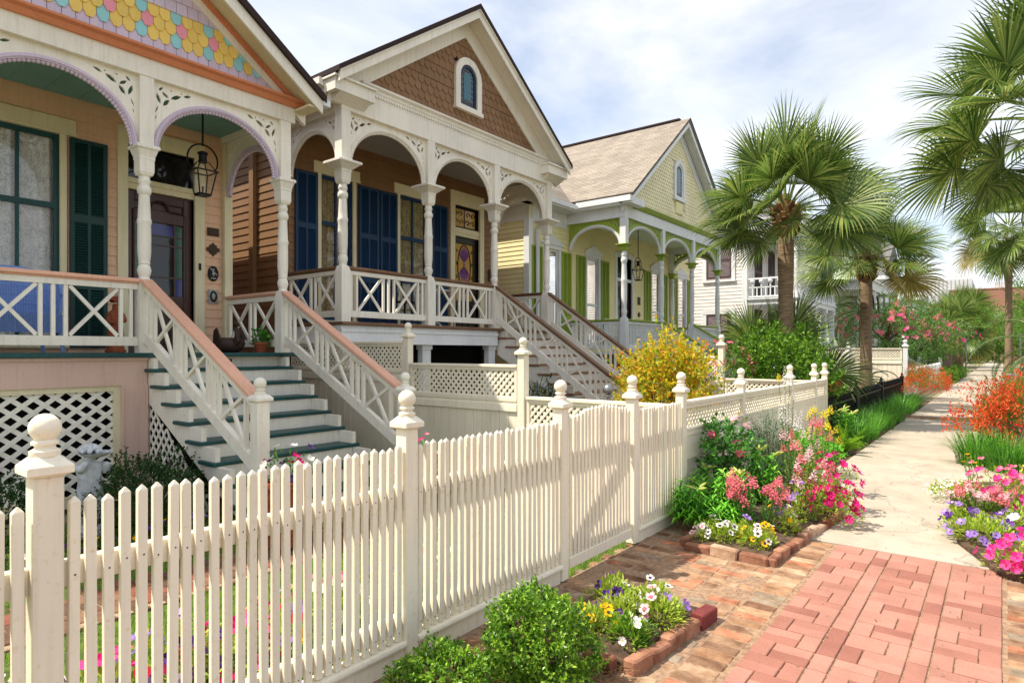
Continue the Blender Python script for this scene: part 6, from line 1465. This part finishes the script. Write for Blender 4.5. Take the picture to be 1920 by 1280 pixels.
tree('feathery_tree', 'broad green tree closing the end of the street', (-.5,112,0), 7.0, (9,5,4.0), 306, 'featherleaf', 1500, 10, .45, .16, 3.2, .3, inner=.2, tw=.9)
tree('feathery_tree', 'leafy green tree behind the sign pole', (-6.2,82,0), 6.5, (4.5,5,3.2), 307, 'olealeaf', 1100, 10, .4, .13, 3.2, .3, inner=.2, tw=.8)
tree('street_tree', 'green tree on the kerb side before the feathery one', (4.6,36,0), 4.8, (2.6,3,1.8), 308, 'featherleaf', 800, 10, .2, .07, 2.9, .18, inner=.2, tw=.5)
# distant buildings
h6 = thing('house', 'white house with grey shingle roof beyond the oleanders', 'house', (-9, 56, 0))
part('wall', MB().box(-18, -7.0, 52, 62, 0, 7.0), 'coolwhite', h6); part('roof', MB().add([(-18.5,51.4,7.0),(-6.6,51.4,7.0),(-6.6,62.5,7.0),(-18.5,62.5,7.0),(-18.5,56.9,10.0),(-6.6,56.9,10.0),(-6.6,57.1,10.0),(-18.5,57.1,10.0)], BOXF), 'greyroof', h6); part('cornice', MB().box(-18.5, -6.5, 51.3, 62.6, 6.75, 7.0), 'coolwhite', h6)
part('porch', MB().box(-7.0, -5.2, 52.5, 61.5, .6, .9).box(-7.0, -5.1, 52.4, 61.6, 3.6, 4.0), 'coolwhite', h6)
for y in (52.7, 55.5, 58.4, 61.3): part('column', MB().lathe([(.12,0),(.10,2.7)], c=(-5.4,y,.9), n=10), 'coolwhite', h6)
for y in (53.6, 56.6, 59.6): o = part('window', MB().box(-7.0, -6.95, y, y+1.1, 4.4, 6.3), 'coolwhite', h6); ub('pane', 'darkglass', o, -6.96, -6.93, y+.12, y+.98, 4.5, 6.2)
h7 = thing('building', 'plain red brick building past the street end', 'building', (-4, 145, 0)); part('wall', MB().box(-7.6, 6, 140, 150, 0, 12.6), 'redbrick', h7); part('parapet', MB().box(-7.7, 6.1, 139.9, 150.1, 12.6, 12.8), 'redbrick', h7); part('roof_unit', MB().box(-1.0, 1.4, 142, 144, 12.8, 13.9), 'greymetal', h7)
h8 = thing('building', 'long grey metal-clad building behind the brick one', 'building', (-15, 170, 0)); w = part('wall', MB().box(-34, -5.0, 165, 185, 0, 17.0), 'greymetal', h8)
for i in range(40): ub('cladding_rib', 'greymetal', w, -34+i*.72, -33.9+i*.72, 164.85, 165, 0, 17)
part('roof_unit', MB().box(-14.5, -11.5, 168, 171, 17, 18.2), 'greymetal', h8); part('roof_unit', MB().box(-10, -6, 168, 171, 17, 18.0), 'greymetal', h8)
h9 = thing('house', 'small white house with bracketed porch among the palms', 'house', (-7, 72, 0)); part('wall', MB().box(-14, -6.6, 72, 80, 0, 6.6), 'coolwhite', h9); part('cornice', MB().box(-14.4, -6.1, 71.6, 80.4, 6.6, 7.2), 'coolwhite', h9)
for i in range(3): o = part('window', MB().box(-12.6+i*2.1, -11.4+i*2.1, 71.93, 72, 3.9, 6.0), 'coolwhite', h9); ub('pane', 'darkglass', o, -12.45+i*2.1, -11.55+i*2.1, 71.90, 71.935, 4.0, 5.9)
# ================================================================= things on the porches and in the yard
# wicker armchair
F1 = 1.63; cx, cy = -8.42, 2.12
ch = thing('wicker_chair', 'blue wicker armchair on the peach cottage porch', 'chair', (cx, cy, F1))
SW, SD, SH = .62, .52, .42
bk = MB(); n = 26
def back_pt(u, v):       # u -1..1 around the wrap, v 0..1 up
    a = u*1.9; y = cy+.33*math.sin(a); x = cx-.26+.30*(1-math.cos(a))*.9; top = SH+.54*(math.cos(u*1.25)**.8 if abs(u) < .8 else .45)-.0
    lo = SH-.06; return Vector((x-.10*v*math.cos(a), y*(1)+.05*v*math.sin(a), F1+lo+(max(top, SH+.20)-lo)*v))
vs = []; fs = []
for i in range(n+1):
    for j in range(7): vs.append(back_pt(-1+2*i/n, j/6))
for i in range(n):
    for j in range(6): fs.append((i*7+j, i*7+7+j, i*7+8+j, i*7+1+j))
o = obj('backrest', MB().add(vs, fs).mesh('wicker', 60), ch); md = o.modifiers.new('s', 'SOLIDIFY'); md.thickness = .02
wv = MB()
for i in range(n*2+1): wv.tube([back_pt(-1+i/n, j/6) for j in range(7)], .007, 4)
for j in range(1, 7): wv.tube([back_pt(-1+2*i/n, j/6) for i in range(n+1)], .008, 4)
obj('weave', wv.mesh('wicker', 60), ch, kind='stuff')
part('rim', MB().tube([back_pt(-1+2*i/40, 1) for i in range(41)], .022, 8), 'wicker', ch, 60)
part('seat', MB().box(cx-.26, cx+.30, cy-.30, cy+.30, F1+SH-.05, F1+SH), 'wicker', ch, None, .02)
ap = MB()
for i in range(30): y = cy-.29+.58*i/29; ap.tube([(cx+.30, y, F1+SH-.2), (cx+.305, y, F1+SH)], .006, 4)
ap.box(cx+.292, cx+.298, cy-.3, cy+.3, F1+SH-.2, F1+SH-.01)
obj('apron', ap.mesh('wicker'), ch, kind='stuff')
for sx, sy in ((.27,.27),(.27,-.27),(-.25,.25),(-.25,-.25)): part('leg', MB().tube([(cx+sx*.95, cy+sy*.95, F1+SH-.02), (cx+sx*1.12, cy+sy*1.12, F1)], .02, 8), 'wicker', ch, 60)
# terracotta figure
x, y = -8.9, 3.22
fg = thing('garden_figure', 'small terracotta figure of a child beside the front door', 'statue', (x, y, F1))
part('base', MB().lathe([(.11,0),(.12,.02),(.10,.05),(.09,.10)], c=(x,y,F1), n=14), 'terracotta', fg, 60)
def skin_body(name, parent, verts, edges, radii, mat, root=0, sub=2):
    me = bpy.data.meshes.new('m'); me.from_pydata([tuple(v) for v in verts], edges, []); me.materials.append(M[mat]); o = obj(name, me, parent)
    sk = o.modifiers.new('skin', 'SKIN'); sk.use_smooth_shade = True
    for i, v in enumerate(me.skin_vertices[0].data): v.radius = (radii[i] if isinstance(radii[i], tuple) else (radii[i], radii[i])); v.use_root = (i == root)
    sb = o.modifiers.new('sub', 'SUBSURF'); sb.levels = sub; sb.render_levels = sub; return o
z = F1+.1
V = [(x,y,z+.22),(x,y,z+.32),(x+.01,y,z+.40),(x+.015,y,z+.45),(x+.02,y,z+.53), (x,y+.05,z+.18),(x+.01,y+.055,z+.08),(x,y+.05,z), (x,y-.05,z+.18),(x+.01,y-.055,z+.08),(x,y-.05,z), (x+.01,y+.075,z+.38),(x+.06,y+.09,z+.30),(x+.10,y+.03,z+.30), (x+.01,y-.075,z+.38),(x+.05,y-.10,z+.28),(x+.09,y-.03,z+.28)]
E = [(0,1),(1,2),(2,3),(3,4),(0,5),(5,6),(6,7),(0,8),(8,9),(9,10),(2,11),(11,12),(12,13),(2,14),(14,15),(15,16)]
skin_body('body', fg, V, E, [.07,.075,.07,.03,.065,.05,.045,.035,.05,.045,.035,.035,.028,.022,.035,.028,.022], 'terracotta')
hm = MB(); r = random.Random(2)
for i in range(26): d = rdir(r); d.z = abs(d.z); hm.ball((x+.015+d.x*.062, y+d.y*.062, z+.55+d.z*.05), .022, 6, 4)
obj('hair', hm.mesh('terracotta', 60), fg)
# cherub statue in the bed
x, y = -6.45, 2.12
stt = thing('cherub_statue', 'weathered white cherub statue in front of the porch lattice', 'statue', (x, y, 0))
part('pedestal', MB().lathe([(.13,0),(.15,.03),(.12,.08),(.10,.12),(.12,.16)], c=(x,y,0), n=16), 'statue', stt, 50)
V = [(x,y,.42),(x+.01,y,.50),(x+.015,y,.60),(x+.0,y+.005,.66),(x+.0,y+.01,.735), (x+.02,y+.055,.36),(x+.05,y+.06,.26),(x+.0,y+.05,.16), (x+.0,y-.05,.36),(x+.02,y-.055,.26),(x+.01,y-.045,.16), (x+.02,y+.09,.615),(x+.06,y+.13,.56),(x+.09,y+.10,.66), (x+.03,y-.085,.615),(x+.08,y-.10,.60),(x+.10,y-.04,.68)]
skin_body('body', stt, V, E, [(.085,.08),(.082,.078),(.08,.075),.035,.078,.06,.055,.045,.06,.055,.045,.042,.036,.03,.042,.036,.03], 'statue')
hm = MB(); r = random.Random(4)
for i in range(46): d = rdir(r); d.z = abs(d.z)*.9-.1; hm.ball((x-.005+d.x*.072, y+.01+d.y*.075, .755+d.z*.06), .022, 6, 4)
obj('hair', hm.mesh('statue', 60), stt)
part('shell', MB().lathe([(.03,0),(.09,.015),(.125,.045),(.13,.05),(.10,.03),(.03,.015)], c=(x+.06,y+.03,.70), n=18), 'statue', stt, 50)
# swan planter, pot
x, y = -8.25, 4.38
sw = thing('swan_planter', 'dark clay swan shaped planter beside the top step', 'planter', (x, y, F1))
part('bowl', MB().lathe([(.09,0),(.15,.03),(.185,.10),(.17,.17),(.13,.20),(.11,.19),(.12,.15),(.10,.06)], c=(x,y,F1), n=22), 'darkclay', sw, 60)
for s in (-1, 1): part('wing', MB().extr([(x-.14,F1+.12),(x+.10,F1+.10),(x+.05,F1+.22),(x-.04,F1+.34),(x-.11,F1+.30)], y+s*.15, y+s*.175, XZ), 'darkclay', sw, 40, .01)
part('neck', MB().tube([(x+.12,y,F1+.10),(x+.20,y,F1+.17),(x+.19,y,F1+.28),(x+.13,y,F1+.335),(x+.15,y,F1+.38),(x+.20,y,F1+.375)], [.055,.045,.035,.032,.038,.030], 10), 'darkclay', sw, 60); part('beak', MB().tube([(x+.20,y,F1+.375),(x+.26,y,F1+.355)], [.022,.004], 8), 'darkclay', sw, 60)
x, y = -8.05, 4.72
pt = thing('succulent_pot', 'terracotta pot with a succulent beside the swan planter', 'potted plant', (x, y, F1)); part('pot', MB().lathe([(.07,0),(.10,.11),(.11,.11),(.11,.14),(.095,.14),(.09,.1)], c=(x,y,F1), n=18), 'terracotta', pt, 40)
obj('foliage', foliage((x,y,F1+.20), (.12,.12,.10), 60, 4, .06, .03, 5, 'roseleaf', .2, .8, .04), pt, kind='stuff')
# cafe set on the brown porch
F2 = 2.10; x, y = -8.75, 8.75
ct = thing('cafe_table', 'round white iron cafe table on the brown cottage porch', 'table', (x, y, F2)); part('top', MB().lathe([(.33,0),(.34,.012),(.33,.024)], c=(x,y,F2+.70), n=24), 'coolwhite', ct, 40); part('pedestal', MB().lathe([(.03,.02),(.025,.4),(.05,.69)], c=(x,y,F2), n=10), 'coolwhite', ct, 50)
for i in range(3): a = i*2.094; part('leg', MB().tube([(x,y,F2+.12),(x+.15*math.cos(a),y+.15*math.sin(a),F2+.08),(x+.26*math.cos(a),y+.26*math.sin(a),F2)], .014, 6), 'coolwhite', ct, 60)
def cafe_chair(label, x, y, rz):
    t = thing('cafe_chair', label, 'chair', (0,0,0)); part('seat', MB().lathe([(.18,0),(.19,.012),(.18,.024)], c=(0,0,.44), n=20), 'black', t, 40)
    for sx, sy in ((.13,.13),(.13,-.13),(-.13,.13),(-.13,-.13)): part('leg', MB().tube([(sx,sy,.44),(sx*1.35,sy*1.35,0)], .011, 6), 'black', t, 60)
    part('back_hoop', MB().tube([(-.16,-.15,.44)]+[(-.20,.15*math.sin(a)*1.1,.62+.24*math.cos(a)) for a in [-1.5+i*3.0/14 for i in range(15)]]+[(-.16,.15,.44)], .011, 6), 'black', t, 60); part('back_heart', MB().tube([(-.19,0,.46),(-.2,-.07,.66),(-.2,-.04,.76),(-.2,0,.70),(-.2,.04,.76),(-.2,.07,.66),(-.19,0,.46)], .008, 6), 'black', t, 60)
    t.location = (x, y, F2); t.rotation_euler = (0,0,rz); return t
cafe_chair('black iron cafe chair nearer the first navy shutters', -8.7, 7.95, R(90)); cafe_chair('black iron cafe chair nearer the stained glass door', -8.6, 9.5, R(-80))
x, y = -8.6, 15.9
t = thing('porch_chair', 'white porch chair behind the yellow cottage railing', 'chair', (x, y, F1)); part('seat', MB().box(x-.26, x+.26, y-.27, y+.27, F1+.40, F1+.44), 'coolwhite', t, None, .01); part('backrest', MB().box(x-.27, x-.23, y-.25, y+.25, F1+.88, F1+.94), 'coolwhite', t)
for i in range(5): part('slat', MB().box(x-.265, x-.235, y-.22+i*.1, y-.18+i*.1, F1+.44, F1+.88), 'coolwhite', t)
for sx, sy in ((.24,.24),(.24,-.24),(-.24,.24),(-.24,-.24)): part('leg', MB().box(x+sx-.02, x+sx+.02, y+sy-.02, y+sy+.02, F1, F1+.4), 'coolwhite', t)
# garden ornament ball by the gate
x, y = -3.55, 6.35
t = thing('garden_finial', 'grey iron garden finial rising behind the gate post', 'ornament', (x, y, 0)); part('rod', MB().lathe([(.015,0),(.015,1.12),(.05,1.13),(.05,1.15),(.02,1.16)], c=(x,y,0), n=10), 'metal', t, 60); part('globe', MB().ball((x,y,1.215), .06, 14, 8), 'metal', t, 60)
